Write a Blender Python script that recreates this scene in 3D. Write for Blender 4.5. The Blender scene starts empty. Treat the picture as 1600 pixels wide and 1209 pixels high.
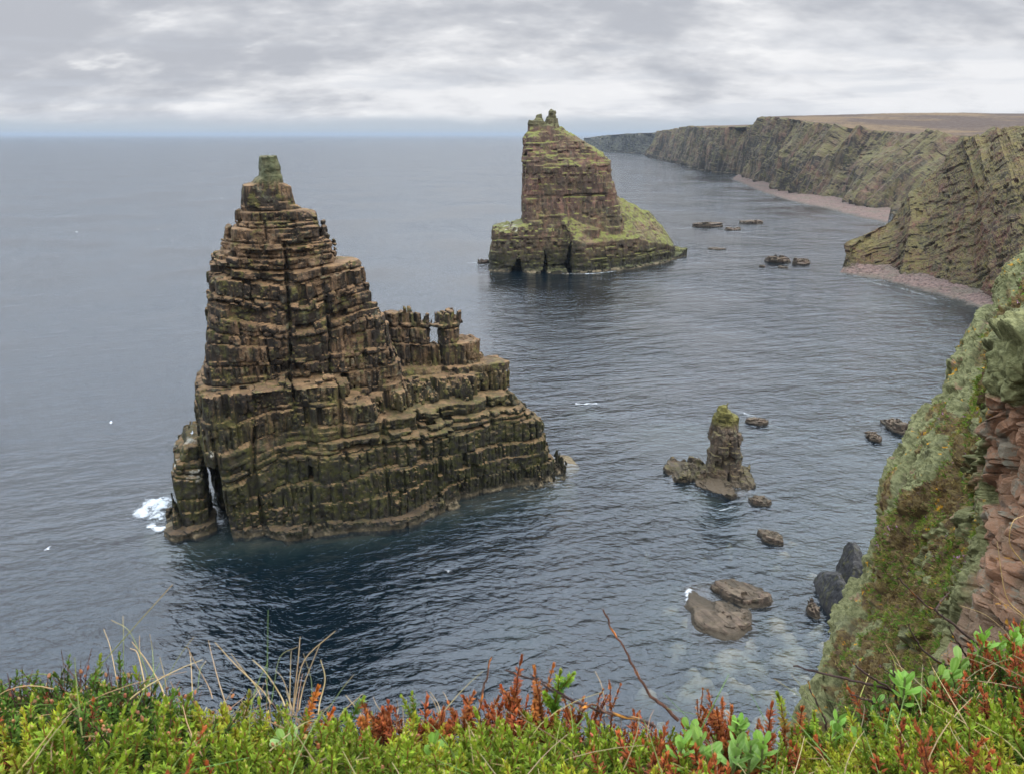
import bpy, math, time
import numpy as np
T0 = time.time()
rng = np.random.default_rng(7)
sc = bpy.context.scene
COL = sc.collection

# ------------------------------------------------------------------ camera
FPX, H, PITCH = 1250.0, 62.0, math.radians(17.5)
CP, SP = math.cos(PITCH), math.sin(PITCH)
cam_d = bpy.data.cameras.new("camera")
cam = bpy.data.objects.new("camera", cam_d)
COL.objects.link(cam)
cam.location = (0, 0, H)
cam.rotation_euler = (math.pi / 2 - PITCH, 0, 0)
cam_d.sensor_width = 36.0
cam_d.lens = FPX / 1600.0 * 36.0
cam_d.clip_start = 0.05
cam_d.clip_end = 200000.0
cam_d.dof.use_dof = True
cam_d.dof.focus_distance = 60.0
cam_d.dof.aperture_fstop = 24.0
sc.camera = cam

# survey helpers: sight line of a photo point, met with a level (z) or a distance (Y)
def ray(px, py):
    x = (px - 800.0) / FPX
    y = -(py - 604.5) / FPX
    return np.array([x, CP + y * SP, -SP + y * CP])
def at_z(px, py, z=0.0):
    d = ray(px, py)
    return np.array([0, 0, H]) + d * ((z - H) / d[2])
def at_y(px, py, Y):
    d = ray(px, py)
    return np.array([0, 0, H]) + d * (Y / d[1])

# ------------------------------------------------------------------ noise
def _hash(i, j, k, seed=0):
    i = i.astype(np.int64).astype(np.uint32) if hasattr(i, 'astype') else np.uint32(i & 0xffffffff)
    j = j.astype(np.int64).astype(np.uint32) if hasattr(j, 'astype') else np.uint32(j & 0xffffffff)
    k = k.astype(np.int64).astype(np.uint32) if hasattr(k, 'astype') else np.uint32(k & 0xffffffff)
    with np.errstate(over='ignore'):
        h = i * np.uint32(374761393) + j * np.uint32(668265263) + k * np.uint32(2246822519) + np.uint32((seed * 3266489917 + 12345) & 0xffffffff)
        h = (h ^ (h >> np.uint32(13))) * np.uint32(1274126177)
        h = (h ^ (h >> np.uint32(15))) * np.uint32(2246822519)
        h = h ^ (h >> np.uint32(16))
    return h.astype(np.float32) * np.float32(1.0 / 4294967296.0)
def vnoise(x, y, z, seed=0):
    xi = np.floor(x); yi = np.floor(y); zi = np.floor(z)
    fx = (x - xi).astype(np.float32); fy = (y - yi).astype(np.float32); fz = (z - zi).astype(np.float32)
    fx = fx * fx * (3 - 2 * fx); fy = fy * fy * (3 - 2 * fy); fz = fz * fz * (3 - 2 * fz)
    r = 0
    for a in (0, 1):
        wx = fx if a else 1 - fx
        for b in (0, 1):
            wy = fy if b else 1 - fy
            for c in (0, 1):
                wz = fz if c else 1 - fz
                r = r + wx * wy * wz * _hash(xi + a, yi + b, zi + c, seed)
    return r * 2 - 1
def fbm(x, y, z, oct=4, seed=0, gain=0.5):
    r = 0; a = 1.0; f = 1.0; s = 0
    for o in range(oct):
        r = r + a * vnoise(x * f + 17.3 * o, y * f - 9.1 * o, z * f + 5.7 * o, seed + o)
        s += a; a *= gain; f *= 2.03
    return r / s

# ------------------------------------------------------------------ mesh from arrays
def make_mesh(name, V, Fq, smooth=False, attrs=None, cols=None):
    """V (n,3); Fq (m,3) or (m,4) int"""
    me = bpy.data.meshes.new(name)
    V = np.ascontiguousarray(V, dtype=np.float32); Fq = np.ascontiguousarray(Fq, dtype=np.int32)
    n, m, k = len(V), len(Fq), Fq.shape[1]
    me.vertices.add(n); me.vertices.foreach_set("co", V.ravel())
    me.loops.add(m * k); me.loops.foreach_set("vertex_index", Fq.ravel())
    me.polygons.add(m)
    me.polygons.foreach_set("loop_start", np.arange(0, m * k, k, dtype=np.int32))
    me.polygons.foreach_set("use_smooth", np.full(m, smooth, dtype=bool))
    me.update(calc_edges=True)
    for nm, a in (attrs or {}).items():
        at = me.attributes.new(nm, 'FLOAT', 'POINT')
        at.data.foreach_set("value", np.ascontiguousarray(a, dtype=np.float32).ravel())
    if cols is not None:
        at = me.color_attributes.new("Col", 'FLOAT_COLOR', 'POINT')
        c4 = np.ones((n, 4), np.float32); c4[:, :3] = cols
        at.data.foreach_set("color", c4.ravel())
    return me
def link(name, me, mat, parent=None, loc=(0, 0, 0), **props):
    o = bpy.data.objects.new(name, me)
    COL.objects.link(o)
    if mat is not None and (not me.materials):
        me.materials.append(mat)
    o.location = loc
    if parent is not None: o.parent = parent
    for k, v in props.items(): o[k] = v
    return o
def place(name, V, Fq, mat, base=None, parent=None, smooth=False, attrs=None, cols=None, **props):
    """link a mesh given in world metres with its origin at its base"""
    V = np.asarray(V, dtype=np.float64)
    if base is None:
        base = np.array([V[:, 0].mean(), V[:, 1].mean(), 0.0])
    base = np.asarray(base, float)
    off = base.copy()
    me = make_mesh(name, V - off, Fq, smooth, attrs, cols)
    return link(name, me, mat, parent, tuple(off), **props)

# ------------------------------------------------------------------ surface nets
def nets(D, org, h):
    S = D < 0
    A = S[:-1, :-1, :-1].astype(np.int8)
    cnt = A.copy()
    for a, b, c in ((1,0,0),(0,1,0),(0,0,1),(1,1,0),(1,0,1),(0,1,1),(1,1,1)):
        cnt += S[a:S.shape[0]-1+a, b:S.shape[1]-1+b, c:S.shape[2]-1+c]
    act = (cnt > 0) & (cnt < 8)
    I, J, K = np.nonzero(act)
    idx = np.full(act.shape, -1, np.int32); idx[I, J, K] = np.arange(len(I), dtype=np.int32)
    cs = [(0,0,0),(1,0,0),(0,1,0),(1,1,0),(0,0,1),(1,0,1),(0,1,1),(1,1,1)]
    vals = [D[I+a, J+b, K+c] for a, b, c in cs]
    P = np.zeros((len(I), 3)); N = np.zeros(len(I))
    for a in range(8):
        for b in range(a + 1, 8):
            ca, cb = cs[a], cs[b]
            if sum(abs(ca[q] - cb[q]) for q in range(3)) != 1: continue
            m = (vals[a] < 0) != (vals[b] < 0)
            t = vals[a][m] / (vals[a][m] - vals[b][m])
            for q in range(3):
                P[m, q] += ca[q] + t * (cb[q] - ca[q])
            N[m] += 1
    V = (np.stack([I, J, K], 1) + P / N[:, None]) * h + np.asarray(org)
    F = []
    def quads(ax):
        sl0 = [slice(None)] * 3; sl1 = [slice(None)] * 3
        sl0[ax] = slice(0, -1); sl1[ax] = slice(1, None)
        s0 = S[tuple(sl0)]; s1 = S[tuple(sl1)]
        ch = s0 != s1
        i, j, k = np.nonzero(ch)
        o = [q for q in range(3) if q != ax]
        g = [i, j, k]
        lim = act.shape
        ok = (g[o[0]] >= 1) & (g[o[1]] >= 1) & (g[o[0]] < lim[o[0]]) & (g[o[1]] < lim[o[1]])
        g = [q[ok] for q in g]
        ins = s0[g[0], g[1], g[2]]
        def cell(d0, d1):
            gg = [g[0].copy(), g[1].copy(), g[2].copy()]
            gg[o[0]] -= d0; gg[o[1]] -= d1
            return idx[gg[0], gg[1], gg[2]]
        q = np.stack([cell(1, 1), cell(0, 1), cell(0, 0), cell(1, 0)], 1)
        flip = ins if ax != 1 else ~ins
        q[~flip] = q[~flip][:, ::-1]
        return q
    F = np.concatenate([quads(0), quads(1), quads(2)])
    F = F[(F >= 0).all(1)]
    return V, F

def voxel(base, fine, lo, hi, h, margin):
    """base(x,y,z) smooth distance, fine(x,y,z) detailed distance near its surface"""
    lo = np.asarray(lo, float); hi = np.asarray(hi, float)
    r = 4
    n = (np.ceil((hi - lo) / (h * r)).astype(int))
    cx = [lo[q] + h * (np.arange(n[q]) * r + (r - 1) / 2) for q in range(3)]
    X, Y, Z = np.meshgrid(*cx, indexing='ij')
    C = base(X.ravel(), Y.ravel(), Z.ravel()).reshape(X.shape).astype(np.float32)
    D = np.repeat(np.repeat(np.repeat(C, r, 0), r, 1), r, 2)
    M = np.abs(D) < margin + h * r
    for ax in range(3):        # never an open hole at the box wall
        sl = [slice(None)] * 3
        for e in (0, -1):
            if ax == 2 and e == 0: continue
            sl[ax] = e; D[tuple(sl)] = np.abs(D[tuple(sl)]) + .1; M[tuple(sl)] = False
    I, J, K = np.nonzero(M)
    CH = 1500000
    for s in range(0, len(I), CH):
        i, j, k = I[s:s+CH], J[s:s+CH], K[s:s+CH]
        D[i, j, k] = fine(lo[0] + i * h, lo[1] + j * h, lo[2] + k * h)
    V, F = nets(D, lo, h)
    return V, F
def keep_big(V, F, frac=0.02):
    """drop loose crumbs: label connected pieces by min-propagation over faces"""
    n = len(V); lab = np.arange(n)
    for _ in range(400):
        m = lab[F].min(1)
        new = lab.copy()
        for q in range(F.shape[1]): np.minimum.at(new, F[:, q], m)
        new = new[new]
        if (new == lab).all(): break
        lab = new
    ids, c = np.unique(lab, return_counts=True)
    good = ids[c > frac * n]
    kf = np.isin(lab[F[:, 0]], good)
    F = F[kf]
    used = np.unique(F)
    mp = np.full(n, -1, np.int64); mp[used] = np.arange(len(used))
    return V[used], mp[F]

def facets(x, y, z, seed):
    '''broken rock: every cell of a jittered lattice is one tilted flat face; returns height and distance to the crack'''
    xi, yi, zi = np.floor(x), np.floor(y), np.floor(z)
    f1 = np.full(len(x), 9.); f2 = np.full(len(x), 9.); hh = np.zeros(len(x))
    for a in (-1, 0, 1):
        for b in (-1, 0, 1):
            for c in (-1, 0, 1):
                i, j, k = xi + a, yi + b, zi + c
                dx = x - i - _hash(i, j, k, seed); dy = y - j - _hash(i, j, k, seed + 1); dz = z - k - _hash(i, j, k, seed + 2)
                d = dx * dx + dy * dy + dz * dz
                h = (_hash(i, j, k, seed + 3) - .5) + 1.1 * ((_hash(i, j, k, seed + 4) - .5) * dx + (_hash(i, j, k, seed + 5) - .5) * dy + (_hash(i, j, k, seed + 6) - .5) * dz)
                m = d < f1
                f2 = np.where(m, f1, np.minimum(f2, d)); hh = np.where(m, h, hh); f1 = np.where(m, d, f1)
    return hh, np.sqrt(f2) - np.sqrt(f1)

def box2(u, w, u0, u1, w0, w1, r):
    cu = (u0 + u1) / 2; cw = (w0 + w1) / 2
    hu = np.maximum((u1 - u0) / 2, .05); hw = np.maximum((w1 - w0) / 2, .05)
    r = np.minimum(r, np.minimum(hu, hw))
    qu = np.abs(u - cu) - hu + r; qw = np.abs(w - cw) - hw + r
    return np.hypot(np.maximum(qu, 0), np.maximum(qw, 0)) + np.minimum(np.maximum(qu, qw), 0) - r

class Beds:
    """bedded, jointed sandstone: layers of blocks"""
    def __init__(s, seed, zmax, tmin=.6, tmax=2.4, wmin=1.3, wmax=4.0, dip=0.0, dipw=0.0, a_layer=.5, a_block=.7, crack=.35, wob=.5, cw=.24, thick=None):
        s.cw = cw
        g = np.random.default_rng(seed)
        t = np.where(g.random(800) < .4, g.uniform(tmin, tmin * 1.6, 800), g.uniform(tmin * 1.4, tmax, 800))
        b = np.concatenate([[-12.0], -12 + np.cumsum(t)])
        if thick is not None:
            b = [-12.0]
            while b[-1] < zmax + 14: b.append(b[-1] + g.uniform(*thick(b[-1])) * (1 if g.random() < .6 else .4))
            b = np.array(b)
        s.b = b[b < zmax + 14]
        n = len(s.b) + 2
        s.mid = np.concatenate([[s.b[0] - 1], (s.b[1:] + s.b[:-1]) / 2, [s.b[-1] + 1, s.b[-1] + 2]])
        s.off = g.normal(0, 1, n) * .6; s.vis = g.random(n + 1) ** 1.6
        s.wid = np.where(g.random(n) < .3, g.uniform(wmax, wmax * 3, n), g.uniform(wmin * .8, wmax * .8, n)); s.ph = g.random(n) * 10
        s.seed = seed; s.dip = dip; s.dipw = dipw
        s.a_layer = a_layer; s.a_block = a_block; s.crack = crack; s.wob = wob
    def ev(s, u, w, z, ids=False):
        zz = z - s.dip * u - s.dipw * w + s.wob * vnoise(u / 14, w / 14, z / 9, s.seed)
        k = np.searchsorted(s.b, zz)
        k = np.clip(k, 1, len(s.b) - 1)
        dz = np.maximum(np.minimum(zz - s.b[k - 1], s.b[k] - zz), 0)
        W = s.wid[k]
        jit = .35 * vnoise(u / 3.1, w / 3.1, z / 6, s.seed + 3)
        a = (u + jit) / W + s.ph[k]; i = np.floor(a); fa = a - i
        b_ = (w + jit) / (W * 1.1) + s.ph[k] * 1.7; j = np.floor(b_); fb = b_ - j
        du = np.minimum(fa, 1 - fa) * W; dw = np.minimum(fb, 1 - fb) * W
        r = _hash(i, j, k, s.seed + 11)
        if ids: return r, k
        kk = k * 1.37
        off = s.a_layer * (.25 * s.off[k] + 1.0 * vnoise(u / 8.5, w / 8.5, kk, s.seed + 31)) + s.a_block * (r - .5) + np.where(r < .07, -.9 * s.a_block, 0)
        # secondary splitting inside the block
        i2 = np.floor(a * 2.3 + r * 3); j2 = np.floor(b_ * 2.3 + r * 5); k2 = np.floor(zz / .55)
        off = off + .3 * s.a_block * (_hash(i2, j2, k2, s.seed + 5) - .5)
        lv = np.where(zz - s.b[k - 1] < s.b[k] - zz, s.vis[k - 1], s.vis[k]) * (.6 + .9 * vnoise(u / 6, w / 6, kk, s.seed + 41))
        ck = 1.5 * s.crack * np.clip(lv, 0, 1) * np.maximum(0, 1 - dz / s.cw) + s.crack * .9 * np.maximum(0, 1 - du / s.cw) * (r > .35)
        # master joints running up through many beds
        mj = (u + 1.2 * vnoise(u / 7, w / 7, z / 11, s.seed + 8)) / 6.7
        fm = mj - np.floor(mj); dm = np.minimum(fm, 1 - fm) * 6.7
        hm = _hash(np.floor(mj + .5), np.zeros_like(mj), np.floor(zz / 9), s.seed + 21)
        ck = ck + np.where(hm > .45, 1.1 * s.crack * 2 * np.maximum(0, 1 - dm / .5), 0)
        zq = s.mid[k] + (z - zz)
        return off, ck, zq

# ------------------------------------------------------------------ lofted terrain
def catmull(P, n):
    P = np.asarray(P, float); m = len(P)
    if m == 2:
        t = np.linspace(0, 1, n)[:, None]; return P[0] * (1 - t) + P[1] * t
    t = np.linspace(0, m - 1, n); i = np.clip(t.astype(int), 0, m - 2); f = (t - i)[:, None]
    g = lambda q: P[np.clip(q, 0, m - 1)]
    p0, p1, p2, p3 = g(i - 1), g(i), g(i + 1), g(i + 2)
    p0 = np.where((i == 0)[:, None], 2 * p1 - p2, p0); p3 = np.where((i == m - 2)[:, None], 2 * p2 - p1, p3)
    return .5 * ((2 * p1) + (p2 - p0) * f + (2 * p0 - 5 * p1 + 4 * p2 - p3) * f ** 2 + (3 * p1 - p0 - 3 * p2 + p3) * f ** 3)
def loft(rails, n, msub, even=True, curve=False):
    """rails: list of polylines; msub: rows between successive rails. Returns grid (rows, n, 3) and row parameter"""
    R = []
    for r in rails:
        c = catmull(r, n * 4 if even else n)
        if even:
            L = np.concatenate([[0], np.cumsum(np.linalg.norm(np.diff(c, axis=0), axis=1))])
            s = np.linspace(0, L[-1], n); c = np.stack([np.interp(s, L, c[:, q]) for q in range(3)], 1)
        R.append(c)
    rows = []; tt = []
    R = np.array(R)
    for a in range(len(R) - 1):
        k = msub[a]
        f = np.arange(k) / k
        for x in f:
            if curve:
                p0 = R[a - 1] if a > 0 else 2 * R[0] - R[1]; p3 = R[a + 2] if a + 2 < len(R) else 2 * R[a + 1] - R[a]
                p1, p2 = R[a], R[a + 1]
                rows.append(.5 * (2 * p1 + (p2 - p0) * x + (2 * p0 - 5 * p1 + 4 * p2 - p3) * x * x + (3 * p1 - p0 - 3 * p2 + p3) * x ** 3))
            else:
                rows.append(R[a] * (1 - x) + R[a + 1] * x)
            tt.append(a + x)
    rows.append(R[-1]); tt.append(len(R) - 1)
    return np.array(rows), np.array(tt)
def grid_normals(G):
    du = np.gradient(G, axis=1); dv = np.gradient(G, axis=0)
    N = np.cross(du, dv); N /= np.linalg.norm(N, axis=2, keepdims=True) + 1e-9
    return N
def blur_rows(N, it=4):
    for _ in range(it):
        N = (np.roll(N, 1, 0) + N + np.roll(N, -1, 0)); N[0] = N[1]; N[-1] = N[-2]
        N = (np.roll(N, 1, 1) + N + np.roll(N, -1, 1)); N[:, 0] = N[:, 1]; N[:, -1] = N[:, -2]
        N /= np.linalg.norm(N, axis=2, keepdims=True) + 1e-9
    return N
def grid_faces(r, c):
    i = np.arange(r - 1)[:, None] * c + np.arange(c - 1)[None]
    return np.stack([i, i + 1, i + c + 1, i + c], -1).reshape(-1, 4)

# ------------------------------------------------------------------ node helper
class NT:
    def __init__(s, tree): s.t = tree; s.n = tree.nodes; s.l = tree.links
    def node(s, ty, **kw):
        n = s.n.new(ty)
        for k, v in kw.items():
            if k.startswith('i_'): s.put(n.inputs[k[2:].replace('_', ' ')], v)
            elif k.startswith('x'): s.put(n.inputs[int(k[1:])], v)
            else: setattr(n, k, v)
        return n
    def put(s, sock, v):
        if hasattr(v, 'is_output') or hasattr(v, 'links'): s.l.new(v, sock)
        elif v is not None: sock.default_value = v if not (isinstance(v, tuple) and len(v) == 3 and sock.type == 'RGBA') else (*v, 1)
    def m(s, op, a, b=None, c=None, clamp=False):
        n = s.n.new('ShaderNodeMath'); n.operation = op; n.use_clamp = clamp
        s.put(n.inputs[0], a)
        if b is not None: s.put(n.inputs[1], b)
        if c is not None: s.put(n.inputs[2], c)
        return n.outputs[0]
    def vm(s, op, a, b=None):
        n = s.n.new('ShaderNodeVectorMath'); n.operation = op
        s.put(n.inputs[0], a)
        if b is not None: s.put(n.inputs[3] if op == 'SCALE' else n.inputs[1], b)
        return n.outputs[0]
    def mix(s, f, a, b, blend='MIX'):
        n = s.n.new('ShaderNodeMix'); n.data_type = 'RGBA'; n.blend_type = blend
        s.put(n.inputs[0], f); s.put(n.inputs[6], a); s.put(n.inputs[7], b)
        return n.outputs[2]
    def ramp(s, v, lo, hi, a=0.0, b=1.0, smooth=True):
        n = s.n.new('ShaderNodeMapRange'); n.interpolation_type = 'SMOOTHSTEP' if smooth else 'LINEAR'
        s.put(n.inputs[0], v); n.inputs[1].default_value = lo; n.inputs[2].default_value = hi
        n.inputs[3].default_value = a; n.inputs[4].default_value = b
        return n.outputs[0]
    def noise(s, vec, scale, detail=4, rough=.55, sx=1, sy=1, sz=1, dist=0, off=0):
        mp = s.n.new('ShaderNodeMapping'); s.put(mp.inputs[0], vec)
        mp.inputs[3].default_value = (sx, sy, sz); mp.inputs[1].default_value = (off, off * 1.7, off * .6)
        n = s.n.new('ShaderNodeTexNoise'); s.l.new(mp.outputs[0], n.inputs['Vector'])
        n.inputs['Scale'].default_value = scale; n.inputs['Detail'].default_value = detail
        n.inputs['Roughness'].default_value = rough; n.inputs['Distortion'].default_value = dist
        return n.outputs[0]
    def vor(s, vec, scale, feature='F1', out=0, sx=1, sy=1, sz=1):
        mp = s.n.new('ShaderNodeMapping'); s.put(mp.inputs[0], vec); mp.inputs[3].default_value = (sx, sy, sz)
        n = s.n.new('ShaderNodeTexVoronoi'); n.feature = feature
        s.l.new(mp.outputs[0], n.inputs['Vector']); n.inputs['Scale'].default_value = scale
        return n.outputs[out]
def new_mat(name):
    m = bpy.data.materials.new(name); m.use_nodes = True
    m.node_tree.nodes.clear()
    t = NT(m.node_tree)
    out = t.node('ShaderNodeOutputMaterial')
    return m, t, out
def finish(t, out, color, rough=.9, bump=None, bdist=.1, bstr=.6, spec=.25, extra=None):
    p = t.node('ShaderNodeBsdfPrincipled')
    t.put(p.inputs['Base Color'], color); t.put(p.inputs['Roughness'], rough)
    p.inputs['Specular IOR Level'].default_value = spec
    if bump is not None:
        b = t.node('ShaderNodeBump'); b.inputs['Strength'].default_value = bstr; b.inputs['Distance'].default_value = bdist
        t.put(b.inputs['Height'], bump); t.put(p.inputs['Normal'], b.outputs[0])
    t.l.new(p.outputs[0], out.inputs[0])
    return p
# ------------------------------------------------------------------ materials
def rock_mat(name, brown, pink, dark, green, ledge, streak=.6, green_top=26., green_amt=.7, peak=None, rust=None, unit=1.0, tidal=True, lichen=.25, guano=None, guano_x=1e6, grass_ledge=0.0, grass=(.07, .085, .018), wet=2.2, gr_lo=.1, gr_hi=.5, moor=None, damp=None, fract=.6, moss=.45, weed=(.17, .13, .075)):
    """bedded rock: block to block colour, water streaks, algae, lichen, ledge soil; object coordinates in metres"""
    m, t, out = new_mat(name)
    oc = t.node('ShaderNodeTexCoord').outputs['Object']
    sep = t.node('ShaderNodeSeparateXYZ'); t.l.new(oc, sep.inputs[0]); z = sep.outputs[2]
    blk = t.node('ShaderNodeAttribute', attribute_name='blk').outputs['Fac']
    lay = t.node('ShaderNodeAttribute', attribute_name='lay').outputs['Fac']
    geo = t.node('ShaderNodeNewGeometry'); ns = t.node('ShaderNodeSeparateXYZ'); t.l.new(geo.outputs['Normal'], ns.inputs[0]); nz = ns.outputs[2]
    n1 = t.noise(oc, .12 / unit, 5, .6)
    n2 = t.noise(oc, .9 / unit, 5, .62, off=3)
    n3 = t.noise(oc, 4.5 / unit, 4, .6, off=9)
    c = t.mix(t.ramp(n1, .4, .62), brown, pink)
    c = t.mix(t.m('MULTIPLY', t.ramp(lay, .55, .95), .55), c, pink)
    c = t.mix(t.ramp(blk, .25, 1., .0, .75, False), c, t.mix(.65, brown, dark))
    c = t.mix(t.m('MULTIPLY', t.ramp(n3, .5, .7), .5), c, tuple(min(1, 1.8 * q) for q in pink))
    if rust is not None:
        c = t.mix(t.m('MULTIPLY', t.ramp(t.noise(oc, .2 / unit, 4, .6, off=21), .48, .62), .75), c, rust)
    # algae and moss on the lower tiers
    gmask = t.m('MULTIPLY', t.ramp(t.noise(oc, .17 / unit, 5, .65, off=5), .36, .52), t.ramp(t.m('ADD', z, t.m('MULTIPLY', n1, 14)), green_top + 10, green_top - 4))
    gvert = t.ramp(t.noise(oc, 1.3 / unit, 4, .6, 1, 1, .25, off=2), .35, .65, .35, 1)
    c = t.mix(t.m('MULTIPLY', t.m('MULTIPLY', gmask, gvert), green_amt), c, t.mix(t.ramp(n2, .35, .65), green, tuple(q * 1.9 for q in green)))
    # dark seepage running down the faces
    st = t.ramp(t.m('ADD', t.m('MULTIPLY', t.noise(oc, .75 / unit, 5, .65, 1, 1, .13, off=7), .7), t.m('MULTIPLY', t.noise(oc, .11 / unit, 3, .5, off=13), .45)), .49, .60)
    st = t.m('MULTIPLY', st, t.ramp(nz, .75, .35))
    c = t.mix(t.m('MULTIPLY', st, streak), c, dark)
    # lichen spots
    li = t.m('MULTIPLY', t.ramp(t.noise(oc, 1.7 / unit, 5, .7, off=31), .58, .7), t.ramp(nz, -.1, .5))
    c = t.mix(t.m('MULTIPLY', li, lichen * 2), c, (.26, .22, .05))
    mo = t.m('MULTIPLY', t.ramp(t.noise(oc, .5 / unit, 5, .68, 1, 1, .6, off=37), .5, .62), t.ramp(nz, -.25, .35))
    c = t.mix(t.m('MULTIPLY', mo, moss), c, t.mix(t.ramp(n2, .4, .62), (.060, .058, .012), (.125, .112, .028)))
    li2 = t.ramp(t.noise(oc, .6 / unit, 5, .7, off=41), .56, .68)
    c = t.mix(t.m('MULTIPLY', li2, lichen), c, (.22, .22, .14))
    # hairline fractures
    wv = t.vm('ADD', oc, t.vm('SCALE', t.node('ShaderNodeTexNoise', i_Vector=oc, i_Scale=.8 / unit).outputs[1], .9 * unit))
    cr = t.ramp(t.vor(wv, .75 / unit, 'DISTANCE_TO_EDGE', 0, 1, 1, 1.25), .0, .055, 1., 0.)
    cr = t.m('MULTIPLY', cr, t.ramp(n2, .35, .6, .2, 1))
    c = t.mix(t.m('MULTIPLY', cr, fract), c, dark)
    # soil and droppings on ledges
    up = t.ramp(nz, .45, .85)
    c = t.mix(t.m('MULTIPLY', up, t.ramp(t.m('ADD', t.m('MULTIPLY', n2, .5), t.m('MULTIPLY', t.noise(oc, .16 / unit, 4, .65, off=91), .6)), .46, .62, .08, .95)), c, t.mix(t.ramp(t.noise(oc, .35 / unit, 4, .6, off=51), .42, .6), ledge, tuple(q * .5 for q in ledge)))
    if grass_ledge > 0:
        g = t.m('MULTIPLY', t.ramp(nz, gr_lo, gr_hi), t.ramp(t.noise(oc, .22 / unit, 5, .65, off=61), .40, .52))
        c = t.mix(t.m('MULTIPLY', g, grass_ledge), c, t.mix(t.ramp(n2, .35, .65), grass, tuple(q * 1.5 for q in grass)))
    if moor is not None:
        mm = t.m('MULTIPLY', t.ramp(nz, .86, .96), t.ramp(z, 40, 52))
        nb_ = t.noise(oc, .006, 5, .6, off=81)
        c = t.mix(mm, c, t.mix(t.ramp(t.m('ADD', nb_, t.m('MULTIPLY', n2, .25)), .52, .68), (.125, .076, .032), (.058, .034, .02)))
    if damp is not None:
        c = t.mix(t.m('MULTIPLY', t.m('MULTIPLY', t.ramp(t.m('ADD', z, t.m('MULTIPLY', n1, 10)), damp + 8, damp - 6), t.ramp(nz, .95, .4, .35, 1.)), .92), c, t.mix(t.ramp(n2, .4, .62), (.015, .013, .009), (.034, .034, .008)))
    if peak is not None:
        pz, pc = peak
        c = t.mix(t.m('MULTIPLY', t.ramp(t.m('ADD', z, t.m('MULTIPLY', n2, 2.0)), pz, pz + 1.3), .75), c, t.mix(t.ramp(n2, .4, .6), pc, tuple(q * .55 for q in pc)))
    if guano is not None:
        z0, z1 = guano
        gm = t.m('MULTIPLY', t.ramp(z, z0, z0 + 1.5), t.ramp(z, z1 + 1.5, z1))
        gm = t.m('MULTIPLY', gm, t.ramp(t.m('ADD', sep.outputs[0], t.m('MULTIPLY', n1, 8)), guano_x + 8, guano_x))
        gm = t.m('MULTIPLY', gm, t.m('MULTIPLY', t.ramp(nz, .1, .6), t.ramp(t.noise(oc, .33 / unit, 4, .7, off=71), .54, .66)))
        c = t.mix(t.m('MULTIPLY', gm, .85), c, (.40, .37, .30))
    if tidal:
        zj = t.m('ADD', z, t.m('MULTIPLY', n2, wet))
        c = t.mix(t.m('MULTIPLY', t.ramp(zj, 3.2 * wet / 2.2 + wet, wet * .55), .75), c, (.018, .016, .013))
        c = t.mix(t.m('MULTIPLY', t.ramp(zj, wet * .5 + 1.0, wet * .5 + .2), t.ramp(nz, .1, .6, .35, 1)), c, weed)
    rough = t.ramp(n2, .3, .7, .75, .95)
    bh = t.m('ADD', t.m('MULTIPLY', t.m('SUBTRACT', n3, cr), .5), t.m('MULTIPLY', t.noise(oc, 11 / unit, 3, .6), .35))
    finish(t, out, c, rough, bh, .22 * unit, .8)
    return m

M = {}
M['stack'] = rock_mat('bedded_sandstone', (.088, .053, .026), (.175, .104, .056), (.014, .011, .008), (.042, .044, .007), (.24, .142, .07), streak=.9, green_top=24, green_amt=.85, moss=.8, peak=(55.2, (.105, .115, .055)), guano=(8, 14), guano_x=-12, damp=19, lichen=.28, wet=1.8)
M['far_stack'] = rock_mat('mossy_sandstone', (.115, .078, .045), (.18, .095, .065), (.026, .022, .017), (.055, .056, .018), (.17, .14, .055), streak=.55, green_top=30, green_amt=.45, gr_lo=.42, gr_hi=.75, peak=(66, (.11, .10, .045)), unit=1.8, grass_ledge=.9, grass=(.115, .118, .028), guano=(18, 20), guano_x=-14, damp=13, lichen=.3, rust=(.15, .075, .05), wet=2.2)
M['pillar'] = rock_mat('lichen_pillar_rock', weed=(.075, .055, .034), brown=(.085, .06, .038), pink=(.15, .10, .065), dark=(.03, .026, .022), green=(.06, .055, .013), ledge=(.12, .095, .04), streak=.55, green_top=3, green_amt=.5, damp=3, peak=(11.0, (.13, .115, .02)), lichen=.4, wet=.7)
M['skerry'] = rock_mat('skerry_rock', (.085, .058, .038), (.135, .088, .062), (.024, .02, .015), (.06, .05, .025), (.125, .092, .06), streak=.7, green_top=-20, green_amt=0, lichen=.12, tidal=True, wet=.28, unit=.6, moss=.2, weed=(.05, .038, .024))
M['black_rock'] = rock_mat('wet_dark_rock', (.035, .033, .033), (.06, .055, .052), (.012, .012, .012), (.03, .03, .02), (.06, .055, .05), streak=.4, green_top=-20, green_amt=0, lichen=.03, tidal=False, unit=.4)
M['cliff'] = rock_mat('far_cliff_rock', (.082, .060, .042), (.13, .07, .05), (.026, .022, .019), (.075, .066, .03), (.13, .10, .05), streak=.9, gr_lo=.4, gr_hi=.8, moor=1, green_top=90, green_amt=.5, unit=4.5, grass_ledge=.6, grass=(.09, .082, .03), lichen=.25, rust=(.16, .075, .055), tidal=True, wet=3.0)
M['dark_cliff'] = rock_mat('dark_far_cliff_rock', (.05, .045, .042), (.08, .07, .06), (.018, .018, .018), (.045, .045, .028), (.09, .085, .045), streak=.8, green_top=90, green_amt=.3, gr_lo=.6, gr_hi=.9, moor=1, unit=6, lichen=.05, wet=3.0)
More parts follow.
